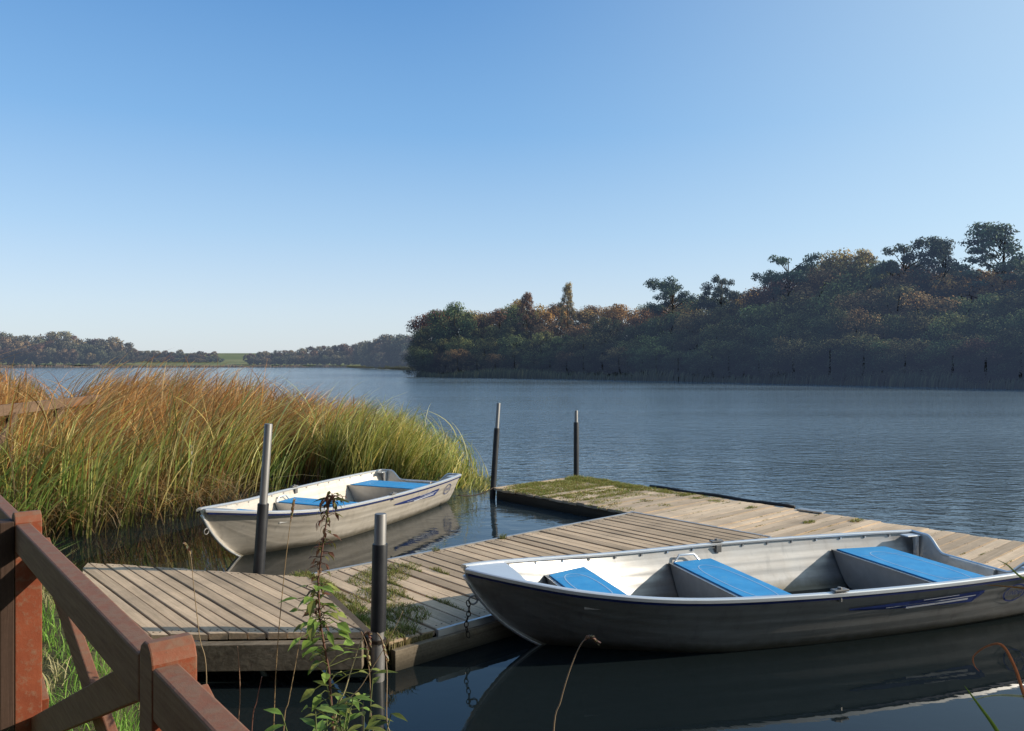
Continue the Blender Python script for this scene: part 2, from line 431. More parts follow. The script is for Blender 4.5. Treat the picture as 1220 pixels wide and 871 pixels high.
# --- gangway (A): from the bank to the floating walkway
ZA, ZB, ZC = .30, .165, .16
PA = [uv(at(100, 670, ZA)), uv(at(366, 687, ZA)), uv(at(434, 753, ZA)), uv(at(86, 757, ZA))]
gang = empty('gangway', (0, 0, 0), TH)
tag(gang, 'weathered wooden gangway from the bank with skewed grey brown boards', 'gangway')
mb = MB(); planks(mb, PA, .088, .007, ZA, .036, .008); mb.build('planks', M['deck_y'], gang)
def edge_beam(mb, a, b, z0, z1, th, inset=0.0, col=None):
    a, b = Vector((a[0], a[1], 0)), Vector((b[0], b[1], 0)); d = (b-a).normalized(); n = Vector((-d.y, d.x, 0))
    if col is None: col = (random.uniform(.8, 1.1), random.random(), 0, 1)
    p = [a+n*inset, b+n*inset, b+n*(inset+th), a+n*(inset+th)]
    mb.hexa([q+Vector((0, 0, z0)) for q in p]+[q+Vector((0, 0, z1)) for q in p], col)
mb = MB(); edge_beam(mb, PA[3], PA[2], ZA-.195, ZA-.039, -.07, -.012); fb = mb.build('side_beam', M['beam'], gang, bevel=.004); tag(fb, 'thick front beam with flaking grey surface')
mb = MB(); edge_beam(mb, PA[1], PA[0], ZA-.18, ZA-.039, -.07, -.012); mb.build('side_beam', M['beam'], gang)
mb = MB(); edge_beam(mb, PA[2], PA[1], ZA-.18, ZA-.039, -.06, -.02); mb.build('end_beam', M['beam_y'], gang)

# --- walkway (B)
PB = [(2.70, 4.18), (7.17, 4.18), (7.17, 5.93), (2.96, 5.94)]
walk = empty('floating_walkway', (0, 0, 0), TH)
tag(walk, 'brown plank floating walkway with metal edge strip and grass in its gaps', 'walkway')
mb = MB(); planks(mb, PB, .124, .017, ZB, .036, .006, .004); mb.build('planks', M['deck_y'], walk)
mb = MB(); edge_beam(mb, PB[0], PB[1], -.04, ZB-.039, -.05, -.012); mb.build('side_beam', M['beam'], walk, bevel=.004)
mb = MB(); edge_beam(mb, PB[2], PB[3], -.04, ZB-.039, -.05, -.012); mb.build('side_beam', M['beam'], walk)
mb = MB(); edge_beam(mb, PB[3], PB[0], -.04, ZB-.039, -.05, -.02); mb.build('end_beam', M['beam_y'], walk)
mb = MB(); mb.hexa([(2.85, 4.28, -.12), (7.1, 4.28, -.12), (7.1, 5.85, -.12), (3.05, 5.85, -.12), (2.85, 4.28, ZB-.06), (7.1, 4.28, ZB-.06), (7.1, 5.85, ZB-.06), (3.05, 5.85, ZB-.06)])
mb.build('float', M['dark'], walk)
for a, b in ((PB[2], PB[3]), ((3.05, 4.18), (7.17, 4.18))):
    s = 1 if a == PB[2] else 1
    mb = MB(); edge_beam(mb, a, b, ZB-.05, ZB+.007, .026, -.034 if True else 0, (1, 0, 0, 1)); mb.build('edge_trim', M['trim'], walk)
mb = MB(); mb.box((7.181, 5.07, ZB-.004), (.030, 1.80, .030))
mb.build('edge_trim', M['trim'], walk)

# --- platform (C) : planks run along u
plat = empty('floating_platform', (0, 0, 0), TH)
tag(plat, 'long pale plank platform across the far end, mossy at its left tip', 'jetty')
PC = [(-4.0, 7.20), (8.47, 7.20), (8.47, 8.86), (-4.0, 8.86)]       # (v,u) pairs
mb = MB(); planks(mb, PC, .128, .010, ZC, .036, .014, .006, swap=True); mb.build('planks', M['deck_x'], plat)
mb = MB(); mb.box((7.245, 2.23, .045), (.06, 12.4, .15), None, (.8, .3, 0, 1)); mb.build('side_beam', M['beam_y'], plat)
mb = MB(); mb.box((8.81, 2.23, .045), (.06, 12.4, .15), None, (.8, .6, 0, 1)); mb.build('side_beam', M['beam_y'], plat)
mb = MB(); mb.box((8.02, 8.445, .045), (1.48, .05, .15), None, (.8, .8, 0, 1)); mb.build('end_beam', M['beam'], plat)
mb = MB(); mb.box((8.03, 2.2, -.02), (1.44, 12.2, .26)); mb.build('float', M['dark'], plat)
mb = MB(); ha, hb_ = 6.6, 4.7
mb.tube([(8.90, lerp(7.05, 4.85, i/12), ZC+.010+.006*math.sin(i*1.3)) for i in range(13)], .021, 10); mb.build('fender_hose', M['rubber'], plat, True)
mb = MB(); mb.box((8.82, 4.6, ZC+.014), (.10, .30, .014), Matrix.Rotation(.05, 3, 'Z')); mb.build('hinge_plate', M['trim'], plat)

# ------------------------------------------------------------------ mooring poles
def pole(label, d, top, bot, sleeve_y, rp, rs, extra=False):
    T = atd(top[0], top[1], d); B = atd(bot[0], bot[1], d); dirv = (B-T).normalized()
    base = T+dirv*((T.z+.9)/-dirv.z)
    root = empty('mooring_pole', (base.x, base.y, base.z)); tag(root, label, 'pole', 'mooring poles around the landing stage')
    f = lambda z: T+dirv*((T.z-z)/-dirv.z)-base
    zs = H-(sleeve_y-HOR)*d/F
    m = MB(); m.tube([f(-.9), f(T.z-.004), f(T.z)], [rp, rp, rp*.93], 20); m.build('pipe', M['galv'], root, True, 40)
    m = MB(); lo = .30 if extra else -.6
    m.tube([f(lo), f(lo+.01), f(zs-.004), f(zs)], [rs, rs, rs, rs*.96], 20); m.build('sleeve', M['sleeve'], root, True, 40)
    if extra:
        m = MB(); m.tube([f(-.7), f(.20), f(.215)], [rs*.93, rs*.93, rs*.85], 20); m.build('worn_collar', M['galv'], root, True, 40)
        m = MB(); m.tube([f(.23), f(.25)], rs*1.1, 20); m.build('band', M['rust'], root, True, 40)
    return root
pole('tall grey pipe pole in black sleeve beside the far boat bow, leaning right', 6.15, (320, 505), (308, 685), 600, .031, .043)
pole('short black sleeved pole with worn foot, nearest, at the gangway corner', 4.74, (453.5, 612), (449.5, 806), 648, .036, .046, True)
pole('thin black sleeved pole at the left tip of the far platform', 11.18, (594, 480), (586.5, 597), 510, .028, .041)
pole('thin black sleeved pole behind the mossy far edge of the platform', 12.28, (686.5, 489), (686.5, 575), 503, .027, .041)
# small stake in the reeds
mb = MB(); b = atd(227, 530, 10.6); mb.tube([(b.x, b.y, -.3), (b.x+.005, b.y, b.z-.02), (b.x, b.y, b.z)], [.022, .02, .016], 10)
o = mb.build('stake', M['galv'], None, True); tag(o, 'thin pale wooden stake standing among the reeds', 'stake')

# ------------------------------------------------------------------ boats
L = 4.3
def interp(xs, ys, x): return float(np.interp(x, xs, ys))
def cat(xs, ys, x):
    # smooth monotone-ish interpolation
    xs = np.asarray(xs); ys = np.asarray(ys)
    i = int(np.clip(np.searchsorted(xs, x)-1, 0, len(xs)-2))
    h = xs[i+1]-xs[i]; t = (x-xs[i])/h
    def sl(k):
        if k == 0: return (ys[1]-ys[0])/(xs[1]-xs[0])
        if k == len(xs)-1: return (ys[-1]-ys[-2])/(xs[-1]-xs[-2])
        return (ys[k+1]-ys[k-1])/(xs[k+1]-xs[k-1])
    m0, m1 = sl(i)*h, sl(i+1)*h
    return float((2*t**3-3*t**2+1)*ys[i]+(t**3-2*t**2+t)*m0+(-2*t**3+3*t**2)*ys[i+1]+(t**3-t**2)*m1)
def sheer(t):
    b = cat([0, .03, .08, .15, .25, .38, .55, .75, .9, 1], [.045, .15, .29, .445, .585, .685, .75, .76, .725, .675], t)
    z = cat([0, .15, .3, .5, .75, 1], [.555, .462, .408, .395, .392, .395], t)
    return L*t, b, z
def keel(t):
    ts = .19
    if t <= ts:
        q = t/ts
        x = 2*q*(1-q)*.26+q*q*.86; z = (1-q)**2*.51+2*q*(1-q)*.03+q*q*-.12
    else:
        q = (t-ts)/(1-ts); x = .86+q*(L-.05-.86); z = -.12+.035*q*q
    return x, z
WS = sorted(set([0, .04, .09, .14, .19, .24, .29, .34, .38, .42]+[round(.46+.09*k+e, 4) for k in range(6) for e in (0, .012, .045)]+[1.0]))
def hull(t, w, off=0.0):
    xs, b, zs = sheer(t); xk, zk = keel(t)
    m = float(sstep(0.02, .40, t))
    wk = [0, .2, .4, .6, .8, 1]
    Y = lerp(cat(wk, [0, .13, .31, .53, .77, 1], w), cat(wk, [0, .42, .69, .82, .915, 1], w), m)
    Z = lerp(cat(wk, [0, .2, .4, .6, .8, 1], w), cat(wk, [0, .055, .17, .42, .71, 1], w), m)
    lap = 0.0
    if w >= .46 and w < .999:
        ph = ((w-.46)/.09) % 1.0
        lap = .0055*(1-ph)*min(1, t/.15)
    y = b*Y+lap*.8+off+.012*(1-w)*0
    y = max(y, .008*(1-w)+.008*(t < .19))
    return Vector((lerp(xk, xs, Z), y, lerp(zk, zs, Z)))
TS = [ (i/44)**1.35 for i in range(45)]
_g = [(hull(t, w)) for t in np.linspace(.02, 1, 160) for w in np.linspace(0, .999, 50)]
_gx = np.array([(p.x, p.z, p.y) for p in _g])
def half(x, z):
    d = (_gx[:, 0]-x)**2+(_gx[:, 1]-z)**2
    k = np.argsort(d)[:6]
    return float(_gx[k, 2].mean())
def keel_z(x):
    k = np.abs(_gx[:, 0]-x) < .05
    return float(_gx[k, 1].min())

def text_mesh(body, size):
    cu = bpy.data.curves.new('txt', 'FONT'); cu.body = body; cu.size = size; cu.align_x = 'CENTER'; cu.align_y = 'CENTER'; cu.resolution_u = 3
    cu.offset = .0; cu.shear = .25
    o = bpy.data.objects.new('txt', cu); COL.objects.link(o)
    dg = bpy.context.evaluated_depsgraph_get(); me = bpy.data.meshes.new_from_object(o.evaluated_get(dg))
    vs = [v.co.copy() for v in me.vertices]; fs = [tuple(p.vertices) for p in me.polygons]
    bpy.data.objects.remove(o); bpy.data.curves.remove(cu); bpy.data.meshes.remove(me)
    return vs, fs
TXT = text_mesh('LINDER', .050)

def on_hull(x, z, side, off=.004):
    """point on the outer skin at local x, z"""
    t = x/L
    lo, hi = .25, 1.0
    for _ in range(22):
        mid = (lo+hi)/2
        if hull(t, mid).z < z: lo = mid
        else: hi = mid
    p = hull(t, lo, off+.004)
    return Vector((x, side*p.y, p.z))

def make_boat(label):
    root = empty('rowing_boat'); tag(root, label, 'rowing boat', 'aluminium rowing boats at the landing')
    # hull
    m = MB(); n = len(WS)
    for side in (1, -1):
        VV = []
        for t in TS:
            for w in WS:
                p = hull(t, w); VV.append((p.x, side*p.y, p.z))
        FF = []
        for i in range(len(TS)-1):
            for j in range(n-1):
                q = (i*n+j, (i+1)*n+j, (i+1)*n+j+1, i*n+j+1)
                FF.append(q if side == -1 else q[::-1])
        m.add(VV, FF)
    # close the blunt stem
    a = [hull(0, w) for w in WS]
    VV = [(p.x, p.y, p.z) for p in a]+[(p.x, -p.y, p.z) for p in a]
    m.add(VV, [(j, j+1, n+j+1, n+j) for j in range(n-1)])
    m.build('hull', M['alu'], root, True, 24)
    # gunwale rim: swept channel on both sides
    for side in (1, -1):
        m = MB(); VV = []; FF = []; N = 50
        for i in range(N+1):
            t = (i/N)**1.25; x, b, z = sheer(t)
            x2, b2, _ = sheer(min(1, t+.004)); x1, b1, _ = sheer(max(0, t-.004))
            tx, ty = x2-x1, b2-b1; ln = math.hypot(tx, ty); nx, ny = -ty/ln, tx/ln
            for (o_, dz) in ((-.024, -.006), (-.024, .007), (-.017, .013), (.015, .013), (.022, .007), (.022, -.013), (.006, -.0155)):
                VV.append((x+nx*o_, side*(b+ny*o_), z+dz))
        for i in range(N):
            for k in range(7):
                k2 = (k+1) % 7; q = (i*7+k, i*7+k2, i*7+7+k2, i*7+7+k)
                FF.append(q if side == 1 else q[::-1])
        FF += [tuple(range(7)), tuple(N*7+k for k in range(6, -1, -1))]
        m.add(VV, FF)
        for k in range(16):
            x, b, z = sheer(.09+k*.057); m.box((x, side*(b-.014), z-.024), (.014, .016, .014))
        m.build('gunwale', M['alu_rim'], root, True, 30)
        m = MB(); VV = []; FF = []
        for i in range(N+1):
            t = .004+(i/N)**1.25*.994; x, b, z = sheer(t)
            for (o_, dz) in ((.002, -.034), (.013, -.032), (.015, -.0165), (.002, -.0165)):
                VV.append((x-(.01 if t < .02 else 0), side*(b+o_), z+dz))
        for i in range(N):
            for k in range(4):
                k2 = (k+1) % 4; q = (i*4+k, i*4+k2, i*4+4+k2, i*4+4+k); FF.append(q if side == -1 else q[::-1])
        m.add(VV, FF); m.build('rubbing_strip', M['navy'], root, True, 30)
        # oarlock socket
        x, b, z = sheer(.545); q = MB()
        q.box((x, side*b, z+.026), (.11, .05, .014)); q.tube([(x, side*b, z-.05), (x, side*b, z+.045)], .016, 10)
        q.box((x, side*(b-.035), z-.03), (.05, .012, .06)); q.build('oarlock_socket', M['galv'], root, bevel=.003)
        # decals
        q = MB(); N2 = 26; VV = []; FF = []
        for i in range(N2+1):
            s = i/N2; x = lerp(2.45, 3.60, s); z1 = .275+.03*s; z0 = lerp(z1-.012, z1-.085, s**.7)
            if s > .93: z0 = lerp(z0, z1-.02, (s-.93)/.07)
            VV += [on_hull(x, z0, side), on_hull(x, (z0+z1)/2, side), on_hull(x, z1, side)]
        for i in range(N2):
            for k in range(2):
                f = (i*3+k, i*3+3+k, i*3+4+k, i*3+1+k); FF.append(f if side == -1 else f[::-1])
        q.add(VV, FF); dc = q.build('side_stripe', M['decal'], root)
        q = MB()
        for (x0, x1, zz, hh) in ((2.75, 3.52, .247, .007), (2.92, 3.46, .226, .014), (3.05, 3.36, .270, .005)):
            VV = []; FF = []
            for i in range(13):
                x = lerp(x0, x1, i/12); zc = zz+.03*(x-2.45)/1.15
                VV += [on_hull(x, zc-hh/2, side, .007), on_hull(x, zc+hh/2, side, .007)]
            for i in range(12):
                f = (i*2, i*2+2, i*2+3, i*2+1); FF.append(f if side == -1 else f[::-1])
            q.add(VV, FF)
        q.build('white_lines', M['decal_white'], dc)
        # oval maker's badge
        q = MB(); cx, cz = 3.93, .245; VV = []; FF = []; NN = 36
        for i in range(NN):
            a_ = 2*math.pi*i/NN
            for rr in (.86, 1.0): VV.append(on_hull(cx+.115*rr*math.cos(a_), cz+.072*rr*math.sin(a_), side))
        for i in range(NN):
            j = (i+1) % NN; f = (i*2, i*2+1, j*2+1, j*2); FF.append(f if side == -1 else f[::-1])
        q.add(VV, FF); bd = q.build('badge', M['decal'], root)
        q = MB(); vs, fs = TXT
        q.add([on_hull(cx-side*v.x*1.0, cz+v.y+.15*0, side, .005) for v in vs], [f if side == -1 else f for f in fs]); q.build('badge_lettering', M['decal'], bd)
    # stem band
    m = MB(); pts = [keel(.19*i/14) for i in range(15)]
    m.tube([(x-.004, 0, z) for x, z in pts], .016, 8); m.build('stem_band', M['alu_rim'], root, True)
    m = MB(); m.tube([(.075+.03*math.cos(a_)-.02, 0, .34+.028*math.sin(a_)) for a_ in np.linspace(0, 2*math.pi, 13)], .006, 6); m.build('bow_eye', M['galv'], root, True)
    # bow plate
    m = MB(); VV = []; FF = []
    for i in range(9):
        x, b, z = sheer(.006+.075*i/8); e = .018
        VV += [(x, -b+e, z+.004), (x, 0, z+.012), (x, b-e, z+.004)]
    for i in range(8):
        for k in range(2): FF.append((i*3+k, i*3+3+k, i*3+4+k, i*3+1+k))
    m.add(VV, FF); m.build('bow_plate', M['alu_rim'], root, True)
    # transom
    def topz(y):
        a_ = abs(y); return .395-.125*float(sstep(.30, .50, .8-a_))
    def bx(z): return L-.05*(1-min(1, max(0, (z+.085)/.48)))
    sec = [hull(1.0, w) for w in np.linspace(0, .995, 26)]
    m = MB(); ys = [p.y for p in sec]
    grid = np.linspace(-.667, .667, 61); VV = []; FF = []
    for y in grid:
        zb = float(np.interp(abs(y), ys, [p.z for p in sec]))
        zt = max(topz(y), zb+.002)
        for dx in (0, -.016):
            VV += [(bx(zb)+dx, y, zb), (bx(zt)+dx, y, zt)]
    for i in range(60):
        a_, b_ = i*4, i*4+4
        FF += [(a_, b_, b_+1, a_+1), (a_+2, a_+3, b_+3, b_+2), (a_+1, b_+1, b_+3, a_+3)]
    m.add(VV, FF); tr = m.build('transom', M['alu_in'], root, True, 30)
    m = MB(); m.tube([(bx(topz(y))-.008, y, topz(y)+.004) for y in grid], .013, 8); m.build('transom_rim', M['alu_rim'], tr, True)
    m = MB(); m.hexa([(L-.11, -.22, .0), (L-.040, -.22, .0), (L-.040, .22, .0), (L-.11, .22, .0), (L-.06, -.22, .277), (L-.004, -.22, .277), (L-.004, .22, .277), (L-.06, .22, .277)], (.9, .3, 0, 1)); m.build('motor_board', M['alu'], tr, bevel=.006)
    for side in (1, -1):
        m = MB(); m.box((L-.055, side*.57, .295), (.035, .035, .19)); m.box((L-.10, side*.59, .383), (.14, .09, .012)); m.build('corner_bracket', M['alu_rim'], tr, bevel=.004)
    # benches
    def bench(x0, x1, zt, handle=False, tilt=.02):
        m = MB()
        def prof(x, xb):
            zb = keel_z(xb)+.015
            zs_ = np.linspace(zb, zt, 7)
            return [(max(.03, half(lerp(xb, x, (z-zb)/(zt-zb)), z)-.012), z, lerp(xb, x, (z-zb)/(zt-zb))) for z in zs_]
        for (x, xb, flip) in ((x0, x0+.03, False), (x1, x1+.02, True)):
            pr = prof(x, xb); VV = []; FF = []
            for (y, z, xx) in pr: VV += [(xx, -y, z), (xx, y, z)]
            for i in range(len(pr)-1):
                f = (i*2, i*2+2, i*2+3, i*2+1); FF.append(f if not flip else f[::-1])
            m.add(VV, FF)
        ya, yb = prof(x0, x0)[-1][0], prof(x1, x1)[-1][0]
        m.add([(x0-.012, -ya, zt), (x1+.012, -yb, zt), (x1+.012, yb, zt), (x0-.012, ya, zt), (x0-.012, -ya, zt-.02), (x1+.012, -yb, zt-.02), (x1+.012, yb, zt-.02), (x0-.012, ya, zt-.02)],
              [(0, 1, 2, 3), (4, 5, 1, 0), (7, 3, 2, 6)])
        bn = m.build('bench', M['alu_in'], root)
        e = .022; p = MB(); zt2 = zt+.011
        A = [(x0+e*.6, -ya+e*1.6), (x1-e*.3, -yb+e*1.6), (x1-e*.3, yb-e*1.6), (x0+e*.6, ya-e*1.6)]
        p.hexa([(a_, b_, zt+.001) for a_, b_ in A]+[(a_, b_, zt2) for a_, b_ in A]); pd = p.build('seat_pad', M['blue'], bn, bevel=.004)
        p = MB(); cx = (x0+x1)/2; rx = (x1-x0)*.30; ry = (ya+yb)/2*.70; VV = []; FF = []
        NN = 48
        for i in range(NN):
            a_ = 2*math.pi*i/NN; ca, sa = math.cos(a_), math.sin(a_)
            ex = math.copysign(abs(ca)**.8, ca); ey = math.copysign(abs(sa)**.8, sa)
            for rr in (-.004, .004): VV.append((cx+(rx+rr)*ex, (ry+rr)*ey, zt2+.0015))
        for i in range(NN):
            j = (i+1) % NN; FF.append((i*2, i*2+1, j*2+1, j*2))
        p.add(VV, FF)
        for sy in (-1, 1):
            p.add([(x0+.03, sy*ry*.80-.002, zt2+.0016), (x1-.03, sy*ry*.80-.002, zt2+.0016), (x1-.03, sy*ry*.80+.002, zt2+.0016), (x0+.03, sy*ry*.80+.002, zt2+.0016)], [(0, 1, 2, 3)])
        p.build('sunlit_groove_line', M['pad_line'], pd)
        if handle:
            q = MB(); yy = ya-.005
            q.tube([(x0+.04, yy, zt), (x0+.09, yy+.01, zt+.055), (x0+.22, yy+.01, zt+.055), (x0+.27, yy, zt)], .009, 8); q.build('handle', M['alu_rim'], bn, True, 40)
        return bn
    bench(.70, 1.05, .355); bench(1.86, 2.24, .295, True); bench(3.46, 3.96, .285)
    return root
boat1 = make_boat('large aluminium rowing boat in the foreground with three blue seat pads')
boat1.location = (-.31, 5.20, 0); boat1.rotation_euler = (0, 0, R(17))
boat2 = copy_tree(boat1)
for ch in boat1.children:                            # the near boat's skin is darker, its shade put into the colour
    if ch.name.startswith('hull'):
        ch.material_slots[0].link = 'OBJECT'; ch.material_slots[0].material = M['alu_shade']
boat2['label'] = 'sunlit white aluminium rowing boat moored in front of the reeds'
a2 = math.atan2(11.03-7.35, -1.31+2.89)
boat2.location = (-2.89, 7.35, 0); boat2.rotation_euler = (0, 0, a2); boat2.scale = (.94, .94, .97)

ra, rb = atd(546, 590, 10.55), atd(588, 581, 11.12)
m = MB(); m.tube([ra.lerp(rb, q)+Vector((0, 0, -.05*math.sin(math.pi*q))) for q in np.linspace(0, 1, 13)], .009, 6)
o = m.build('mooring_rope', M['rust'], None, True); tag(o, 'dark mooring rope from the far boat stern to the thin platform pole', 'rope')
# mooring chain hanging from the near boat's bow
def chain(name, label, pts, r=.013, wire=.0035):
    m = MB()
    for i in range(len(pts)-1):
        a, b = Vector(pts[i]), Vector(pts[i+1]); c = (a+b)/2; d = (b-a).normalized(); ln = (b-a).length*.62
        s = d.cross(Vector((0.3, 1, .1))).normalized()
        if i % 2: s = d.cross(s).normalized()
        m.tube([c+d*ln*math.cos(q)+s*r*math.sin(q) for q in np.linspace(0, 2*math.pi, 13)], wire, 6)
    o = m.build(name, M['rust'], None, True); tag(o, label, 'chain'); return o
e0 = Vector((-.31, 5.20, 0))+Vector((math.cos(R(17)), math.sin(R(17)), 0))*.04
cp = [e0+Vector((-.02+.01*math.sin(i), -.02+.006*math.cos(i*2), .34-.034*i)) for i in range(8)]
chain('mooring_chain', 'dark rusty mooring chain hanging from the bow of the foreground boat', cp)

# ------------------------------------------------------------------ painted fence (foreground)
FD = Vector((-.62, .785, 0)).normalized()
P1 = Vector((-.757, 1.73, 0)); P2 = Vector((-1.985, 3.22, 0)); FD = (P2-P1).normalized(); FN = Vector((FD.y, -FD.x, 0))   # FN towards the lake
fence = empty('wooden_fence', (P1.x, P1.y, .3)); tag(fence, 'red brown painted timber fence with crossed braces in the left foreground', 'fence')
fo = Vector((P1.x, P1.y, .3)); LEN = (P2-P1).length
rzf = math.atan2(FD.y, FD.x)
fence.rotation_euler = (0, 0, rzf)
# local: x along the fence away from camera, +y = left of travel = bank side (towards camera-left), -y = lake side
TOP = 1.28-.3
ks = [-1, 0, 1, 2]
for k in ks:
    x = k*LEN
    m = MB(); hw = .048; zt = TOP+.012
    # post with a rounded, weathered head
    prof = [(-hw, zt-.030), (-hw*.75, zt-.006), (-hw*.3, zt+.008), (hw*.3, zt+.006), (hw*.8, zt-.008), (hw, zt-.028)]
    V_ = [(x-hw, -.05, -.5), (x+hw, -.05, -.5)]+[(x+a_, -.05, z) for a_, z in prof[::-1]]
    nn = len(V_); V2 = V_+[(a_, .045, z) for a_, _, z in V_]
    Fq = [tuple(range(nn)), tuple(range(2*nn-1, nn-1, -1))]+[(i, i+nn, (i+1) % nn+nn, (i+1) % nn) for i in range(nn)]
    m.add(V2, [f[::-1] for f in Fq]); ps = m.build('post', M['paint'], fence, bevel=.004)
    if k == 1:
        q = MB(); q.box((x+.0, .072, .235), (.098, .05, 1.47), None, (.55, .4, 0, 1)); q.build('post_shade_board', M['post_shade'], fence, bevel=.004)  # added board, coloured dark for the post's shaded bank face
    q = MB(); q.tube([(x+.004, -.053, .22), (x+.004, -.044, .22)], .016, 12); q.build('bolt', M['bolt'], ps, True, 40)
RH = .112
for k in ks[:-1]:
    x0, x1 = k*LEN+.055, (k+1)*LEN-.055
    m = MB(); m.box(((x0+x1)/2, 0.018, TOP-RH/2-.02), (x1-x0, .054, RH)); m.build('top_rail', M['paint'], fence, bevel=.006)
    zt, zb = TOP-.26, .07
    m = MB(); m.bar((x0+.0, -.026, TOP-.06), (x1, -.026, .12), .030, .100, (0, 0, 1)); m.build('brace', M['paint'], fence, bevel=.004)
    m = MB(); m.bar((x0-.05, -.066, .17), (x1+.05, -.066, TOP-.14), .030, .100, (0, 0, 1)); m.build('brace', M['paint'], fence, bevel=.004)

# second fence half hidden in the reeds
fa, fb2 = atd(117, 470, 12.4), atd(-60, 489, 8.2)
f2 = empty('path_fence', (fa.x, fa.y, 0)); tag(f2, 'bleached wooden fence almost hidden in the reeds at far left', 'fence')
dv = Vector((fb2.x-fa.x, fb2.y-fa.y, 0)); f2.rotation_euler = (0, 0, math.atan2(dv.y, dv.x)); ln = dv.length; zr = fa.z
m = MB(); m.box((ln/2, 0, zr-.07), (ln+.1, .06, .13), None, (1, .2, 0, 1)); m.build('top_rail', M['grey_rail'], f2, bevel=.005)
for k in range(4):
    m = MB(); m.box((.05+k*(ln-.1)/3, -.055, zr/2-.35), (.09, .045, zr+.55), None, (.8, .1*k, 0, 1)); m.build('post', M['grey_rail'] if k else M['paint'], f2)
for k in range(3):
    xa, xb = .1+k*(ln-.1)/3, .05+(k+1)*(ln-.1)/3-.05
    m = MB(); m.bar((xa, .04, zr-.15), (xb, .04, .35), .035, .1, (0, 0, 1), (.9, .3, 0, 1)); m.build('brace', M['grey_rail'], f2)

# ------------------------------------------------------------------ blades (reeds and grass)
def blades(base, hgt, az, bend, width, cb, ct, S=5, droop=0.0, power=1.0):
    N = len(base); s = np.linspace(0, 1, S+1)[None, :, None]
    dirv = np.stack([np.cos(az), np.sin(az), np.zeros(N)], -1)[:, None, :]
    up = np.array([0, 0, 1.0])[None, None, :]
    hh = hgt[:, None, None]; bd = bend[:, None, None]; dr = (droop*np.ones(N))[:, None, None]
    P = base[:, None, :]+up*hh*(s-.18*bd*s**2-dr*s**3)+dirv*hh*bd*(.25*s+.75*s**2)
    fa_ = RNG.uniform(0, 2*math.pi, N)
    side = np.stack([np.cos(fa_), np.sin(fa_), RNG.uniform(-.2, .2, N)], -1)[:, None, :]
    wd = (width[:, None]*(1-np.linspace(0, 1, S+1)[None, :]**2.2*.96))[:, :, None]
    A = P-side*wd/2; B = P+side*wd/2
    V = np.stack([A, B], 2).reshape(N, (S+1)*2, 3)
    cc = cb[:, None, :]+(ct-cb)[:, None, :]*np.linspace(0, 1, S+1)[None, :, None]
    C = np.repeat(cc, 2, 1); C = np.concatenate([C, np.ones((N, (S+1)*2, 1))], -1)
    k = np.arange(S)*2
    f = np.stack([k, k+1, k+3, k+2], -1)[None]+(np.arange(N)*(S+1)*2)[:, None, None]
    return V.reshape(-1, 3), f.reshape(-1, 4), C.reshape(-1, 4)
def merge(parts):
    Vs, Fs, Cs = [], [], []; n = 0
    for v, f, c in parts:
        Vs.append(v); Fs.append(f+n); Cs.append(c); n += len(v)
    return np.concatenate(Vs), np.concatenate(Fs), np.concatenate(Cs)
def in_poly(P, X, Y):
    ins = np.zeros(X.shape, bool); n = len(P)
    for i in range(n):
        (x0, y0), (x1, y1) = P[i], P[(i+1) % n]
        ins ^= ((y0 > Y) != (y1 > Y)) & (X < (x1-x0)*(Y-y0)/(y1-y0+1e-12)+x0)
    return ins
def scatter(P, n):
    P = np.array(P); lo, hi = P.min(0), P.max(0); out = []
    while sum(len(q) for q in out) < n:
        q = RNG.uniform(lo, hi, (n*2, 2)); out.append(q[in_poly(P, q[:, 0], q[:, 1])])
    return np.concatenate(out)[:n]
def vnoise(x, y, s, seed=0):
    """cheap smooth value noise from sines"""
    return .5+.25*(np.sin(x*s+seed)+np.sin(y*s*1.13+2*seed+1.7*np.sin(x*s*.57)))*.9+.1*np.sin((x+y)*s*2.3+seed)
def pick(cols, n, jitter=.25):
    c = np.array(cols)[RNG.integers(0, len(cols), n)]
    return c*RNG.uniform(1-jitter, 1+jitter, (n, 1))
ORANGE = [(.86, .42, .11), (.90, .52, .17), (.74, .31, .08), (.92, .64, .28), (.84, .52, .18), (.46, .20, .06)]
STRAW = [(.76, .60, .28), (.82, .68, .36), (.60, .44, .18)]
GREEN = [(.22, .29, .06), (.30, .36, .08), (.15, .22, .045), (.42, .43, .12), (.50, .50, .19)]
OLIVE = [(.46, .40, .10), (.54, .42, .11), (.34, .30, .08)]
TOPX = [-80, 0, 40, 58, 72, 125, 138, 152, 200, 260, 300, 340, 400, 440, 480, 520, 560, 585, 640]
TOPY = [430, 430, 432, 452, 470, 470, 444, 430, 422, 426, 434, 448, 458, 465, 474, 490, 516, 556, 620]
REED = [(-9.2, 8.3), (-6.2, 7.7), (-4.85, 8.3), (-4.45, 9.1), (-3.95, 9.5), (-3.5, 10.3), (-3.0, 11.2), (-2.3, 11.85), (-1.5, 12.0), (-.45, 11.8),
        (-.55, 13.2), (-2.0, 14.2), (-3.5, 16.5), (-6, 19), (-9, 20.5), (-15, 24), (-15, 14)]
RIGHT = [(-2.7, 11.7), (-1.6, 12.1), (-.50, 11.75), (-.28, 12.3), (-.6, 13.4), (-2.0, 14.4), (-3.4, 13.4)]
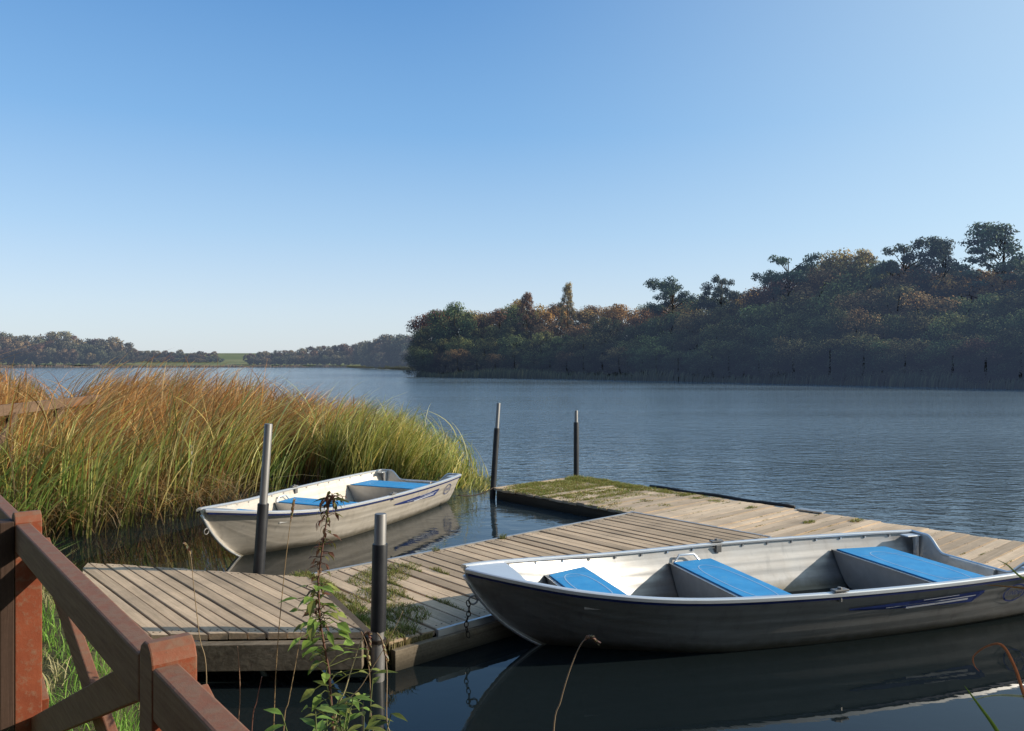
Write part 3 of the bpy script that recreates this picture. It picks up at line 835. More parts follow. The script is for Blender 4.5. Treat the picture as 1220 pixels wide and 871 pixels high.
def reed_part(n, kind, poly=None):
    ncl = max(60, n//34); cen = scatter(poly or REED, ncl); ci = RNG.integers(0, ncl, n)
    b2 = cen[ci]+RNG.normal(0, .11, (n, 2)); ctone = RNG.uniform(.68, 1.30, ncl)[ci]; chgt = RNG.uniform(.80, 1.06, ncl)[ci]; cbend = RNG.normal(0, .10, ncl)[ci]; caz = RNG.normal(0, .25, ncl)[ci]
    x, y = b2[:, 0], b2[:, 1]
    # distance behind the front edge
    fr = np.full(n, 1e9); front = REED[1:10]
    for (x0, y0), (x1, y1) in zip(front[:-1], front[1:]):
        ex, ey = x1-x0, y1-y0; t = np.clip(((x-x0)*ex+(y-y0)*ey)/(ex*ex+ey*ey), 0, 1)
        fr = np.minimum(fr, np.hypot(x-x0-t*ex, y-y0-t*ey))
    pxb = CX+F*x/y
    if kind == 'green':
        keep = RNG.random(n) < np.clip(1.05-fr/1.5, .03, 1)+.8*(pxb > 400); hb = RNG.uniform(.8, 1.6, n)
    elif kind == 'edge':
        keep = fr > -1; hb = RNG.uniform(.9, 1.9, n)
    elif kind == 'olive':
        keep = RNG.random(n) < np.clip(1.1-abs(fr-1.3)/2.2, .10, 1); hb = RNG.uniform(1.1, 2.0, n)
    elif kind == 'dry':
        keep = RNG.random(n) < np.clip((fr-.25)/1.3, .03, 1)*np.clip(1.25-(pxb-390)/170, .08, 1); hb = RNG.uniform(1.3, 2.5, n)
    else:
        keep = fr > .8; hb = RNG.uniform(1.7, 2.6, n)
    x, y, hb, fr, pxb, ctone, chgt, cbend, caz = [q[keep] for q in (x, y, hb, fr, pxb, ctone, chgt, cbend, caz)]; n = len(x)
    clump = np.clip(vnoise(x, y, 2.1, 3.0), 0, 1); cl2 = np.clip(vnoise(x, y, 4.7, 8.0), 0, 1)
    bend = np.clip(RNG.normal(.46, .17, n)+.3*(cl2-.5)+cbend, .08, 1.0)
    bend = np.where(pxb > 380, np.clip(bend+(.04 if kind == 'edge' else .12), 0, .85), bend)
    az = RNG.normal(R(-6), R(26), n)+(clump-.5)*.5+caz
    loose = RNG.random(n) < .12; az = np.where(loose, RNG.uniform(-3.1, 3.1, n), az)
    # limit the height so the bed keeps its uneven outline
    over = np.where(RNG.random(n) < .10, 1.10, 1.0)*np.where((pxb < 135) & (y < 10.5) & (RNG.random(n) < .4), 1.12, 1.0) if kind != 'wisp' else 1.16
    for _ in range(3):
        tx = x+np.cos(az)*hb*bend; ty = y+np.sin(az)*hb*bend
        tpx = CX+F*tx/ty; lim = H-(np.interp(tpx, TOPX, TOPY)-HOR)*ty/F
        hb = np.minimum(hb, np.maximum(.25, over*lim*lerp(.90, 1.05, cl2)/(1-.18*bend-.06)))
    hb *= chgt
    zb = np.maximum(terrain(x, y)-.02, -.12)
    # about half of the blades are leaves leaving a stalk part of the way up
    leafy = (RNG.random(n) < .55) & (kind != 'wisp')
    start = np.where(leafy, RNG.uniform(.15, .62, n), 0.0)
    base = np.stack([x+np.cos(az)*hb*bend*.25*start, y+np.sin(az)*hb*bend*.25*start, zb+hb*start], -1)
    bend = np.where(leafy, bend*1.35, bend)
    hb = hb*(1-start)*np.where(leafy, RNG.uniform(.75, 1.15, n), 1)
    if kind == 'green':
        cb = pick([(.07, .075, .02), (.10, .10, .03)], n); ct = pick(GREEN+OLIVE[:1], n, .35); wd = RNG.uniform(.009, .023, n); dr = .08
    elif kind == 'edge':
        cb = pick([(.08, .08, .025), (.12, .12, .04)], n); ct = pick(GREEN[1:]+STRAW+OLIVE+OLIVE+ORANGE[3:5], n, .35); wd = RNG.uniform(.008, .019, n); dr = .07
    elif kind == 'olive':
        cb = pick([(.09, .07, .025), (.13, .10, .035)], n); ct = pick(OLIVE+STRAW[:1]+ORANGE[3:4]+GREEN[3:], n, .35); wd = RNG.uniform(.009, .021, n); dr = .10
    elif kind == 'dry':
        cb = pick([(.13, .09, .03), (.14, .08, .03)], n); ct = pick(ORANGE+ORANGE+STRAW[:1], n, .35); wd = RNG.uniform(.008, .018, n); dr = .12
        gr = (RNG.random(n) < np.clip(.25-.2*(fr-1.5), 0, .4))[:, None]; ct = np.where(gr, pick(OLIVE+GREEN[3:], n), ct)
    else:
        cb = pick([(.13, .09, .03)], n); ct = pick([(.22, .13, .07), (.30, .19, .10), (.16, .10, .06)], n); wd = RNG.uniform(.006, .010, n); dr = .05
    # leaves higher on the stalk start from the colour of that height
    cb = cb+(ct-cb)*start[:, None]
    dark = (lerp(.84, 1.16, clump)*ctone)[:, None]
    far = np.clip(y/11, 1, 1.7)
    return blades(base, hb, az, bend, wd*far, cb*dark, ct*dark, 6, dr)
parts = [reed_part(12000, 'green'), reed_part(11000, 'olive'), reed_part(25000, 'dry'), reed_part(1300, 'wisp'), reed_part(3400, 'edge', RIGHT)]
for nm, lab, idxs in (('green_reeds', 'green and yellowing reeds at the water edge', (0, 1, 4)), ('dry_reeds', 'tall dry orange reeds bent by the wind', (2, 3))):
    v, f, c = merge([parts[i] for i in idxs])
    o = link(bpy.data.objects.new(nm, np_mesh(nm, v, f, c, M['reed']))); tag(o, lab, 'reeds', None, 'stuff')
# fallen dead stalks tangled at the foot of the reeds
n = 1500; q = scatter([(-6.3, 7.8), (-4.7, 8.3), (-4.3, 9.0), (-3.7, 9.3), (-3.3, 9.9), (-3.8, 11), (-5.5, 11), (-7.5, 9.5)], n)
base = np.stack([q[:, 0], q[:, 1], RNG.uniform(0, .25, n)], -1)
v, f, c = blades(base, RNG.uniform(.3, .8, n), RNG.uniform(0, 6.28, n), RNG.uniform(.8, 1.6, n), RNG.uniform(.006, .012, n), pick([(.10, .065, .03)], n), pick(STRAW+ORANGE[:2], n), 5, .35)
o = link(bpy.data.objects.new('dead_stalks', np_mesh('dead_stalks', v, f, c, M['reed']))); tag(o, 'broken dead reed stalks tangled at the foot of the reeds', 'reeds', None, 'stuff')

# bank grass
BANK = [(-.9, 2.2), (-1.15, 2.95), (-1.7, 3.7), (-2.2, 4.65), (-3.4, 6.0), (-5.2, 7.5), (-7.5, 9.5), (-10, 11), (-10, 6), (-4, 2), (-1.2, 1.6)]
n = 42000; q = scatter(BANK, n); ok = ~in_poly([tuple(W(*p)[:2]) for p in PA], q[:, 0], q[:, 1]); q = q[ok]; n = len(q)
z = terrain(q[:, 0], q[:, 1]); pn = vnoise(q[:, 0], q[:, 1], 3.1, 1.0)
hg = RNG.uniform(.05, .16, n)*np.where(q[:, 1] > 5.5, 2.8, 1.0)*lerp(.6, 1.3, pn)
ct = np.where((pn > .42)[:, None], pick([(.28, .48, .07), (.36, .55, .09), (.21, .38, .06)], n), pick([(.60, .50, .25), (.68, .56, .30), (.40, .40, .13)], n))
v, f, c = blades(np.stack([q[:, 0], q[:, 1], z-.01], -1), hg, RNG.uniform(0, 6.28, n), RNG.uniform(.1, .9, n), RNG.uniform(.003, .007, n)*np.where(q[:, 1] > 5.5, 2, 1), ct*.45, ct, 3, .1)
o = link(bpy.data.objects.new('bank_grass', np_mesh('bank_grass', v, f, c, M['grass']))); tag(o, 'sunlit grass on the bank behind the fence', 'grass', None, 'stuff')
# lush broad leaves by the fence post at far left
n = 260; q = scatter([(-4.9, 6.2), (-4.3, 6.6), (-4.6, 7.4), (-5.6, 7.6), (-6, 6.8)], n)
v, f, c = blades(np.stack([q[:, 0], q[:, 1], terrain(q[:, 0], q[:, 1])], -1), RNG.uniform(.4, .85, n), RNG.uniform(-.8, .8, n), RNG.uniform(.15, .6, n), RNG.uniform(.018, .034, n), pick([(.08, .15, .02)], n), pick([(.20, .34, .05), (.15, .28, .04)], n), 4, .1)
o = link(bpy.data.objects.new('sedge', np_mesh('sedge', v, f, c, M['grass']))); tag(o, 'bright green sedge clump by the far fence post', 'sedge', None, 'stuff')

# moss and grass on the decks
def deck_tufts(name, label, spots, cols, hgt, wid):
    b = []; hs = []
    for (u, v_, z, r1, r2, n, hh) in spots:
        th_ = RNG.uniform(0, 6.28, n); rr = np.sqrt(RNG.random(n))
        uu = u+r1*rr*np.cos(th_); vv = v_+r2*rr*np.sin(th_)
        b.append(np.stack([U.x*uu+Vv.x*vv, U.y*uu+Vv.y*vv, np.full(n, z-.004)], -1)); hs.append(RNG.uniform(.35, 1, n)*hh*(1.1-.6*rr))
    b = np.concatenate(b); hs = np.concatenate(hs); n = len(b); ct = pick(cols, n, .3)
    v, f, c = blades(b, hs*hgt, RNG.uniform(0, 6.28, n), RNG.uniform(.2, 1.1, n), RNG.uniform(.6, 1.3, n)*wid, ct*.5, ct, 3, .15)
    o = link(bpy.data.objects.new(name, np_mesh(name, v, f, c, M['grass']))); tag(o, label, 'moss' if 'moss' in name else 'grass', None, 'stuff')
GR = [(.22, .30, .05), (.30, .34, .08), (.38, .34, .12), (.17, .24, .04), (.46, .38, .16)]
sp = []
for k in range(26):                                   # seams between boards near the gangway joint
    u = 2.70+.124*random.randint(1, 11)-.008; vv_ = random.uniform(4.35, 5.88)
    if random.random() < .75: sp.append((u, vv_, ZB, .02, random.uniform(.08, .28), 150, .065))
for k in range(16): sp.append((lerp(2.66, 2.94, k/15)+random.uniform(-.05, .06), lerp(4.25, 5.85, k/15), ZB+.02, .10, .13, 300, .10))
sp += [(3.45, 5.5, ZB, .28, .22, 800, .07), (3.2, 5.1, ZB, .22, .22, 700, .07), (3.65, 5.65, ZB, .3, .16, 600, .075), (3.05, 4.6, ZB, .2, .25, 700, .10), (2.86, 4.28, ZB, .12, .1, 260, .11), (5.15, 5.93, ZB, .05, .03, 70, .11), (4.35, 5.95, ZB, .04, .03, 50, .09)]
deck_tufts('deck_grass', 'grass tufts growing between the walkway boards', sp, GR, 1.0, .0055)
n = 420; t_ = RNG.random(n); uu = np.where(t_ < .55, RNG.uniform(2.70, 2.78, n), RNG.uniform(2.72, 3.02, n)); vv = np.where(t_ < .55, RNG.uniform(4.15, 4.6, n), 4.165)
v, f, c = blades(np.stack([U.x*uu+Vv.x*vv, U.y*uu+Vv.y*vv, np.full(n, ZB-.005)], -1), -RNG.uniform(.06, .19, n), RNG.normal(R(225), .5, n), -RNG.uniform(.05, .35, n), RNG.uniform(.003, .006, n), pick([(.25, .19, .10)], n), pick([(.34, .25, .13), (.22, .16, .09), (.20, .20, .07)], n), 3)
o = link(bpy.data.objects.new('hanging_grass', np_mesh('hanging_grass', v, f, c, M['grass']))); tag(o, 'dry grass and roots hanging over the near corner of the walkway', 'grass', None, 'stuff')
MO = [(.34, .28, .08), (.42, .33, .11), (.26, .24, .06), (.36, .36, .09), (.34, .20, .08)]
sp = []
for k in range(330):
    v_ = 8.42-abs(random.gauss(0, .85)); u = random.uniform(7.24, 8.82)
    sp.append((u, v_, ZC, random.uniform(.06, .16), random.uniform(.06, .14), 90, .045))
for k in range(110):
    v_ = random.uniform(5.7, 8.4); sp.append((8.72+random.uniform(-.15, .1), v_, ZC, .09, .09, 90, .095*max(.25, (v_-5.2)/3)))
for k in range(80):
    v_ = random.uniform(.5, 7); u = 7.3+1.45*random.random(); vq = -4+.128*round((v_+4)/.128)
    sp.append((u, vq, ZC, random.uniform(.04, .2), .012, 26, .022))
for (u, v_) in ((8.5, 5.2), (8.2, 4.3), (8.7, 4.0), (8.75, 2.3), (8.7, 1.9), (8.4, 1.6), (7.8, 3.1), (8.7, 1.2), (7.4, 1.4), (7.3, 1.0)): sp.append((u, v_, ZC, .12, .05, 130, .06))
deck_tufts('deck_moss', 'olive moss and low plants covering the platform tip', sp, MO+GR[:2], 1.0, .007)

# ------------------------------------------------------------------ foreground plants
def leaf(mb, base, d, n, ln, wd, col, curl=.3):
    """pointed oval leaf: base point, direction, face normal"""
    d = Vector(d).normalized(); n = Vector(n); n = (n-d*n.dot(d)).normalized(); s = d.cross(n)
    prof = [0.05, .62, 1.0, .82, .42, .03]; VV = []; cc = []
    for i, w_ in enumerate(prof):
        t = i/5; c = base+d*ln*t-n*curl*ln*t*t
        sh = random.uniform(.85, 1.15)
        VV += [c-s*wd*w_/2+n*.12*wd*w_, c, c+s*wd*w_/2+n*.12*wd*w_]
        cc += [tuple(q*sh for q in col)+(1,), tuple(q*sh*.8 for q in col)+(1,), tuple(q*sh for q in col)+(1,)]
    FF = []
    for i in range(5):
        for k in range(2): FF.append((i*3+k, i*3+k+1, i*3+4+k, i*3+3+k))
    mb.add(VV, FF, cc)
def weed():
    d = 2.45; ptsx = [(400, 980), (397, 871), (392, 800), (381, 740), (379, 690), (386, 640), (392, 602), (396, 588)]
    pts = [atd(a, b, d+.02*i) for i, (a, b) in enumerate(ptsx)]; g0 = float(terrain(np.array([pts[0].x]), np.array([pts[0].y]))[0]); pts[0].z = min(pts[0].z, g0-.02)
    root = empty('tall_weed', (pts[0].x, pts[0].y, g0)); off = Vector(root.location)
    tag(root, 'tall leafy weed, green below and dried brown above, before the gangway', 'weed')
    pts = [p-off for p in pts]
    m = MB(); m.tube(pts, [.0045, .0042, .0038, .0034, .003, .0026, .002, .0012], 8, (.24, .14, .08, 1)); m.build('stem', M['stem'], root, True)
    lo, hi = MB(), MB()
    def along(s):
        s = s*(len(pts)-1); i = min(int(s), len(pts)-2); return pts[i].lerp(pts[i+1], s-i)
    for k in range(120):
        s = random.uniform(.04, .54); p = along(s); a = random.uniform(0, 6.28)
        r = random.uniform(.02, .19)*(1.2-s*1.7); q = p+Vector((math.cos(a)*r, math.sin(a)*r, random.uniform(-.01, .03)))
        lo.tube([p, p.lerp(q, .6)+Vector((0, 0, .008)), q], .0015, 4, (.14, .16, .04, 1))
        green = random.choice([(.22, .34, .06), (.28, .42, .08), (.16, .27, .05), (.36, .42, .10), (.28, .30, .07)])
        leaf(lo, q, (math.cos(a), math.sin(a), random.uniform(-.5, .25)), (random.uniform(-.4, .4), random.uniform(-.6, .1), 1), random.uniform(.028, .062), random.uniform(.015, .033), green, .35)
    for k in range(120):
        s = random.uniform(.38, .985); p = along(s); a = random.uniform(0, 6.28); r = random.uniform(.004, .04)
        q = p+Vector((math.cos(a)*r, math.sin(a)*r, random.uniform(-.012, .012)))
        hi.tube([p, q], .001, 4, (.16, .07, .04, 1))
        br = random.choice([(.26, .14, .06), (.34, .19, .09), (.18, .11, .05), (.42, .30, .13), (.24, .27, .07), (.28, .30, .08)])
        leaf(hi, q, (math.cos(a), math.sin(a), random.uniform(-1.1, .2)), (random.uniform(-.5, .5), random.uniform(-.5, .5), 1), random.uniform(.012, .034), random.uniform(.006, .015), br, .6)
    p = along(.93)
    for a, c in ((3.3, (.13, .20, .04)), (-.1, (.14, .2, .04)), (.7, (.16, .18, .05))):
        leaf(hi, p, (math.cos(a), -.3*math.sin(a), .12), (0, -.3, 1), .062, .020, c, .35)
    lo.build('green_leaves', M['weed'], root); hi.build('dried_leaves', M['weed'], root)
weed()
def seedling(name, label, cx, cy, d, n, ln):
    p0 = atd(cx, cy, d); g0 = float(terrain(np.array([p0.x]), np.array([d]))[0]); root = empty(name, (p0.x, d, g0)); tag(root, label, 'weed')
    st = MB(); lf = MB()
    for k in range(n):
        a = 2*math.pi*k/n+random.uniform(-.4, .4); top = Vector((math.cos(a)*random.uniform(.03, .13), math.sin(a)*.08, p0.z-g0+random.uniform(-.10, .06)))
        st.tube([(0, 0, -.03), (top.x*.4, top.y*.4, top.z*.6), top], [.004, .003, .0015], 5, (.13, .17, .04, 1))
        for j in range(7):
            b = random.uniform(0, 6.28); q = Vector((top.x*lerp(.5, 1, j/6), top.y*lerp(.5, 1, j/6), top.z*lerp(.72, 1, j/6)))
            leaf(lf, q, (math.cos(b), math.sin(b), random.uniform(-.2, .5)), (0, -.2, 1), ln*random.uniform(.7, 1.2), ln*.32, random.choice([(.17, .26, .05), (.24, .32, .08), (.13, .20, .04)]), .3)
    st.build('stems', M['stem'], root, True); lf.build('leaves', M['weed'], root)
seedling('young_weed', 'low young weed with narrow green leaves right of the tall weed', 430, 830, 2.35, 8, .062)
seedling('bushy_weed', 'low bushy green weed at the foot of the tall weed', 385, 852, 2.25, 10, .075)

def dry_stem(name, label, px, d, head=True, r=.0016, col=(.42, .32, .18), grp=None, headlen=.06, curl=True, cat='grass stem'):
    pts = [atd(a, b, d) for a, b in px]; g0 = float(terrain(np.array([pts[0].x]), np.array([d]))[0])
    pts = [Vector((pts[0].x-.01, d, min(g0-.01, pts[0].z-.05)))]+pts
    # resample smoothly
    P = []
    for i in range(len(pts)-1):
        a, b, c_, e = pts[max(i-1, 0)], pts[i], pts[i+1], pts[min(i+2, len(pts)-1)]
        for k in range(6):
            t = k/6; P.append(.5*((2*b)+(c_-a)*t+(2*a-5*b+4*c_-e)*t*t+(3*b-a-3*c_+e)*t**3))
    P.append(pts[-1])
    root = empty(name, (pts[0].x, d, g0)); tag(root, label, cat, grp); off = Vector(root.location)
    P = [p-off for p in P]
    m = MB(); n = len(P); m.tube(P, [r*lerp(1.25, .6, i/(n-1)) for i in range(n)], 6, col+(1,)); m.build('stalk', M['stem'], root, True)
    if head:
        m = MB(); k0 = n-1; acc = 0
        while k0 > 0 and acc < headlen: acc += (P[k0]-P[k0-1]).length; k0 -= 1
        for j in range(46):
            s = random.random(); i = k0+s*(n-1-k0); i0 = min(int(i), n-2); p = P[i0].lerp(P[i0+1], i-i0)
            dv_ = (P[i0+1]-P[i0]).normalized(); a = random.uniform(0, 6.28)
            o_ = dv_.cross(Vector((math.cos(a), math.sin(a), .3))).normalized()
            leaf(m, p, dv_*1.0+o_*.55, o_, random.uniform(.010, .018), random.uniform(.004, .007), tuple(q*random.uniform(.6, 1.15) for q in (.44, .31, .20)), .2)
        m.build('seed_head', M['stem'], root)
    return root
G1 = None
dry_stem('grass_stem', 'tall dry grass stem with bent seed head before the gangway left end', [(246, 806), (238, 760), (231, 700), (227, 662), (222, 650)], 2.9, True, .0017, headlen=.03)
dry_stem('grass_stem', 'thin upright dry stem with reddish seed head left of the tall weed', [(326, 871), (330, 780), (338, 690), (345, 630), (350, 598)], 2.5, True, .0015, (.30, .19, .11), headlen=.05)
dry_stem('grass_stem', 'bare straw stalk leaning right, below the gangway beam at left', [(284, 871), (286, 830), (285, 795), (283, 770)], 2.5, False, .0018, (.40, .26, .15))
dry_stem('grass_stem', 'short bare brown stalk between two stems below the gangway', [(300, 871), (306, 835), (312, 806)], 2.5, False, .002, (.34, .2, .12))
dry_stem('grass_stem', 'slanting straw stalk just left of the tall weed foot', [(338, 871), (344, 835), (352, 792), (360, 745)], 2.42, False, .0016, (.42, .31, .17))
dry_stem('grass_stem', 'pale dry stem arching over to a nodding seed head at the near pole', [(398, 871), (412, 820), (426, 775), (432, 760), (438, 755), (441, 768)], 2.4, True, .0018, (.5, .4, .24), headlen=.05)
dry_stem('grass_stem', 'pale dry stem with drooping seed head right of the near pole', [(470, 900), (461, 860), (461, 800), (456, 765), (449, 754), (454, 762), (461, 784)], 2.4, True, .0018, (.5, .4, .25), headlen=.05)
dry_stem('grass_stem', 'dry stem crossing the near pole with hanging seed head on its left', [(446, 900), (442, 850), (440, 800), (433, 765), (430, 752), (437, 768), (440, 790)], 2.42, True, .0016, (.46, .35, .2), headlen=.05)
dry_stem('grass_stem', 'straight straw stem slanting up right across the near pole', [(400, 871), (432, 815), (462, 765), (480, 728)], 2.38, False, .0014, (.5, .4, .24))
dry_stem('grass_stem', 'curved dry grass stem with fluffy seed head in front of the boat hull', [(659, 880), (668, 835), (680, 795), (692, 768), (702, 759), (711, 764)], 2.3, True, .0020, (.46, .37, .23), headlen=.04)

def reed_leaf(label, px, d, w0, col, root_px=None):
    pts = [atd(a, b, d) for a, b in px]; g0 = float(terrain(np.array([pts[0].x]), np.array([d]))[0])
    P = []
    for i in range(len(pts)-1):
        a, b, c_, e = pts[max(i-1, 0)], pts[i], pts[i+1], pts[min(i+2, len(pts)-1)]
        for k in range(6):
            t = k/6; P.append(.5*((2*b)+(c_-a)*t+(2*a-5*b+4*c_-e)*t*t+(3*b-a-3*c_+e)*t**3))
    P.append(pts[-1]); n = len(P); base = P[0].copy(); m = MB(); VV = []; cc = []
    for i, p in enumerate(P):
        dv_ = (P[min(i+1, n-1)]-P[max(i-1, 0)]).normalized(); s = dv_.cross(Vector((.15, 1, .25))).normalized(); w_ = w0*(1-(i/(n-1))**2*.93)
        sh = random.uniform(.9, 1.1); q = p-base
        VV += [q-s*w_/2, q+Vector((0, w_*.25, 0)), q+s*w_/2]; cc += [tuple(x*sh for x in col)+(1,), tuple(x*sh*.75 for x in col)+(1,), tuple(x*sh for x in col)+(1,)]
    FF = []
    for i in range(n-1):
        for k in range(2): FF.append((i*3+k, i*3+k+1, i*3+4+k, i*3+3+k))
    m.add(VV, FF, cc); o = m.build('reed_leaf', M['reed'], None, True); o.location = base
    tag(o, label, 'reed leaf')
reed_leaf('orange dry reed leaf arching down by the stern of the foreground boat', [(1262, 1010), (1238, 880), (1219, 825), (1209, 795), (1194, 769), (1176, 770), (1160, 782), (1161, 793), (1167, 800)], 2.1, .0095, (.62, .32, .11))
reed_leaf('pale bleached reed leaf lying level at the right edge', [(1300, 980), (1262, 852), (1236, 834), (1210, 829), (1180, 829), (1154, 836)], 2.1, .011, (.45, .40, .24))
reed_leaf('fresh green reed blade pointing up left at the bottom right', [(1230, 985), (1206, 905), (1186, 868), (1166, 840), (1149, 817)], 2.05, .013, (.16, .30, .05))
reed_leaf('thin orange reed leaf crossing the boat gunwale at the right edge', [(1330, 980), (1285, 760), (1250, 706), (1220, 701), (1190, 698), (1172, 697)], 2.2, .008, (.46, .26, .06))
reed_leaf('slender green reed leaf over the stern of the foreground boat', [(1330, 960), (1275, 760), (1235, 702), (1213, 685), (1200, 673), (1188, 667)], 2.2, .008, (.20, .24, .06))

# ------------------------------------------------------------------ trees
def tree_mesh(seed, kind, leaf_n, leaf_s):
    """unit-height tree: returns trunk MB and leaf arrays; crown from many leaf clumps spread through blobs on limbs"""
    rng = np.random.default_rng(seed); rnd = random.Random(seed)
    tr = MB(); blobs = []
    lean = Vector((rnd.uniform(-.05, .05), rnd.uniform(-.05, .05), 0))
    if kind == 'bush':
        tp = [Vector((0, 0, -.03)), Vector((lean.x, lean.y, .3)), Vector((lean.x, lean.y, .7))]
        tr.tube(tp, [.022, .016, .006], 6)
        for k in range(16):
            a = 2.4*k+rnd.uniform(-.4, .4); zz = lerp(.07, .88, (k+.5)/16); r = .40*(1-zz**2.2)**.6*rnd.uniform(.5, 1.05)
            s = rnd.uniform(.12, .19); blobs.append((Vector((math.cos(a)*r, math.sin(a)*r, zz)), (s*1.2, s*1.2, s*.85)))
    elif kind in ('round', 'tall'):
        ht = .55 if kind == 'round' else .65
        tp = [Vector((0, 0, -.03)), Vector((lean.x*.3, lean.y*.3, .2)), Vector((lean.x, lean.y, ht))]
        tr.tube(tp, [.026, .02, .010], 7)
        n = 15 if kind == 'round' else 13
        for k in range(n):
            a = 2.4*k+rnd.uniform(-.4, .4); zz = lerp(.26, .90, (k+.5)/n); wr = (.36 if kind == 'round' else .25)*math.sin(math.pi*min(1, (zz-.06)/.98))**.7
            r = wr*rnd.uniform(.55, 1.0); c = Vector((math.cos(a)*r, math.sin(a)*r, zz))
            st = tp[1].lerp(tp[2], min(1, max(0, (zz-.25)/.6)))
            tr.tube([st, st.lerp(c, .55)+Vector((0, 0, .02)), c], [.009, .006, .002], 5, cap=False)
            s = rnd.uniform(.11, .17)*(1 if kind == 'round' else .82); blobs.append((c, (s*1.15, s*1.15, s*.82)))
        blobs.append((Vector((lean.x, lean.y, .90)), (.13, .13, .09)))
    elif kind == 'pine':
        tp = [Vector((0, 0, -.03)), Vector((lean.x, lean.y, .5)), Vector((lean.x*1.6, lean.y*1.6, .93))]
        tr.tube(tp, [.018, .013, .005], 7)
        n = 30
        for k in range(n):
            a = 2.4*k+rnd.uniform(-.5, .5); zz = rnd.uniform(.60, .95); r = rnd.uniform(.08, .30)*(1.25-abs(zz-.78)*1.6)
            c = Vector((math.cos(a)*r, math.sin(a)*r, zz)); st = tp[1].lerp(tp[2], max(0, (zz-.58)/.5))
            tr.tube([st, st.lerp(c, .6)+Vector((0, 0, .02)), c], [.005, .003, .001], 5, cap=False)
            s = rnd.uniform(.05, .09); blobs.append((c, (s*1.3, s*1.3, s*.7)))
    else:   # sparse, layered
        tp = [Vector((0, 0, -.03)), Vector((lean.x, lean.y, .5)), Vector((lean.x*1.4, lean.y*1.4, .97))]
        tr.tube(tp, [.016, .011, .004], 7)
        n = 40
        for k in range(n):
            a = 2.4*k+rnd.uniform(-.4, .4); zz = lerp(.42, .97, k/n); r = lerp(.30, .05, k/n)*rnd.uniform(.6, 1.1)
            c = Vector((math.cos(a)*r, math.sin(a)*r, zz+.03)); st = Vector((lean.x*zz, lean.y*zz, zz-.06))
            tr.tube([st, st.lerp(c, .6)+Vector((0, 0, .015)), c], [.0035, .002, .0008], 5, cap=False)
            s = rnd.uniform(.04, .072); blobs.append((c, (s*1.5, s*1.5, s*.6)))
    vol = np.array([b[1][0]*b[1][1]*b[1][2] for b in blobs])**.67; vol /= vol.sum()
    which = rng.choice(len(blobs), leaf_n, p=vol)
    C = np.array([tuple(b[0]) for b in blobs])[which]; S = np.array([b[1] for b in blobs])[which]
    d = rng.normal(size=(leaf_n, 3)); d /= np.linalg.norm(d, axis=1, keepdims=True)
    rr = rng.random(leaf_n)**.45*rng.uniform(.85, 1.12, leaf_n)
    P = C+d*S*rr[:, None]
    nrm = d*1.25+rng.normal(size=(leaf_n, 3))*.5+np.array([0, 0, .25]); nrm /= np.linalg.norm(nrm, axis=1, keepdims=True)
    t1 = np.cross(nrm, rng.normal(size=(leaf_n, 3))); t1 /= np.linalg.norm(t1, axis=1, keepdims=True); t2 = np.cross(nrm, t1)
    sz = leaf_s*rng.uniform(.6, 1.4, leaf_n)[:, None]
    q = np.stack([P-t1*sz, P-t2*sz*.6, P+t1*sz, P+t2*sz*.6], 1)
    shade = (.30+.85*np.clip(rr, 0, 1.05)**1.5)*(.70+.5*(which % 5)/4)*rng.uniform(.75, 1.25, leaf_n)*lerp(.55, 1.12, np.clip((P[:, 2]-.15)/.6, 0, 1))  # leaves darker inside and low, crown shade put into their colour
    return tr, q, shade, P
def tree_protos(kind, seed, pal, leaf_n, leaf_s, lm):
    tr, q, shade, P = tree_mesh(seed, kind, leaf_n, leaf_s)
    rng = np.random.default_rng(seed+50); n = len(q)
    c = np.array(pal[0])[None]*np.ones((n, 1)); top = np.clip((P[:, 2]-.45)/.5, 0, 1)[:, None]*rng.random((n, 1))  # palette lightens upwards, sunlit tops put into the leaf colour
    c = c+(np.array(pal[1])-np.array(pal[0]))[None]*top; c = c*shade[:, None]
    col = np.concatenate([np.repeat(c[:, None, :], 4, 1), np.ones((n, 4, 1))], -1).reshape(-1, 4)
    me = np_mesh('crown', q.reshape(-1, 3), np.arange(n*4).reshape(n, 4), col, lm)
    return tr, me
DK = ((.050, .068, .028), (.15, .15, .045)); BR = ((.085, .068, .03), (.42, .23, .08)); OL = ((.066, .078, .03), (.28, .25, .07)); OR = ((.12, .075, .028), (.60, .29, .07)); PN = ((.035, .05, .03), (.09, .11, .05))
SPEC = [('round', 1, DK), ('round', 2, BR), ('round', 3, OL), ('tall', 4, DK), ('round', 5, OR), ('tall', 6, BR), ('pine', 7, PN), ('sparse', 8, PN), ('sparse', 9, BR), ('pine', 10, PN), ('round', 11, DK), ('bush', 12, DK), ('bush', 13, OL), ('bush', 14, BR)]
PROTO = []
for kind, seed, pal in SPEC:
    dens = {'round': 8500, 'tall': 6500, 'pine': 6500, 'sparse': 6000, 'bush': 8000}[kind]
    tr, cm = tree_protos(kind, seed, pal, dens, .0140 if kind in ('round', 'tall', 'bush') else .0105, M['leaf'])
    tm = tr.build('trunk', M['bark']); tmesh = tm.data; bpy.data.objects.remove(tm)
    PROTO.append((tmesh, cm))
NAMES = {'round': 'broadleaf_tree', 'tall': 'broadleaf_tree', 'pine': 'pine_tree', 'sparse': 'sparse_tree', 'bush': 'broadleaf_tree'}
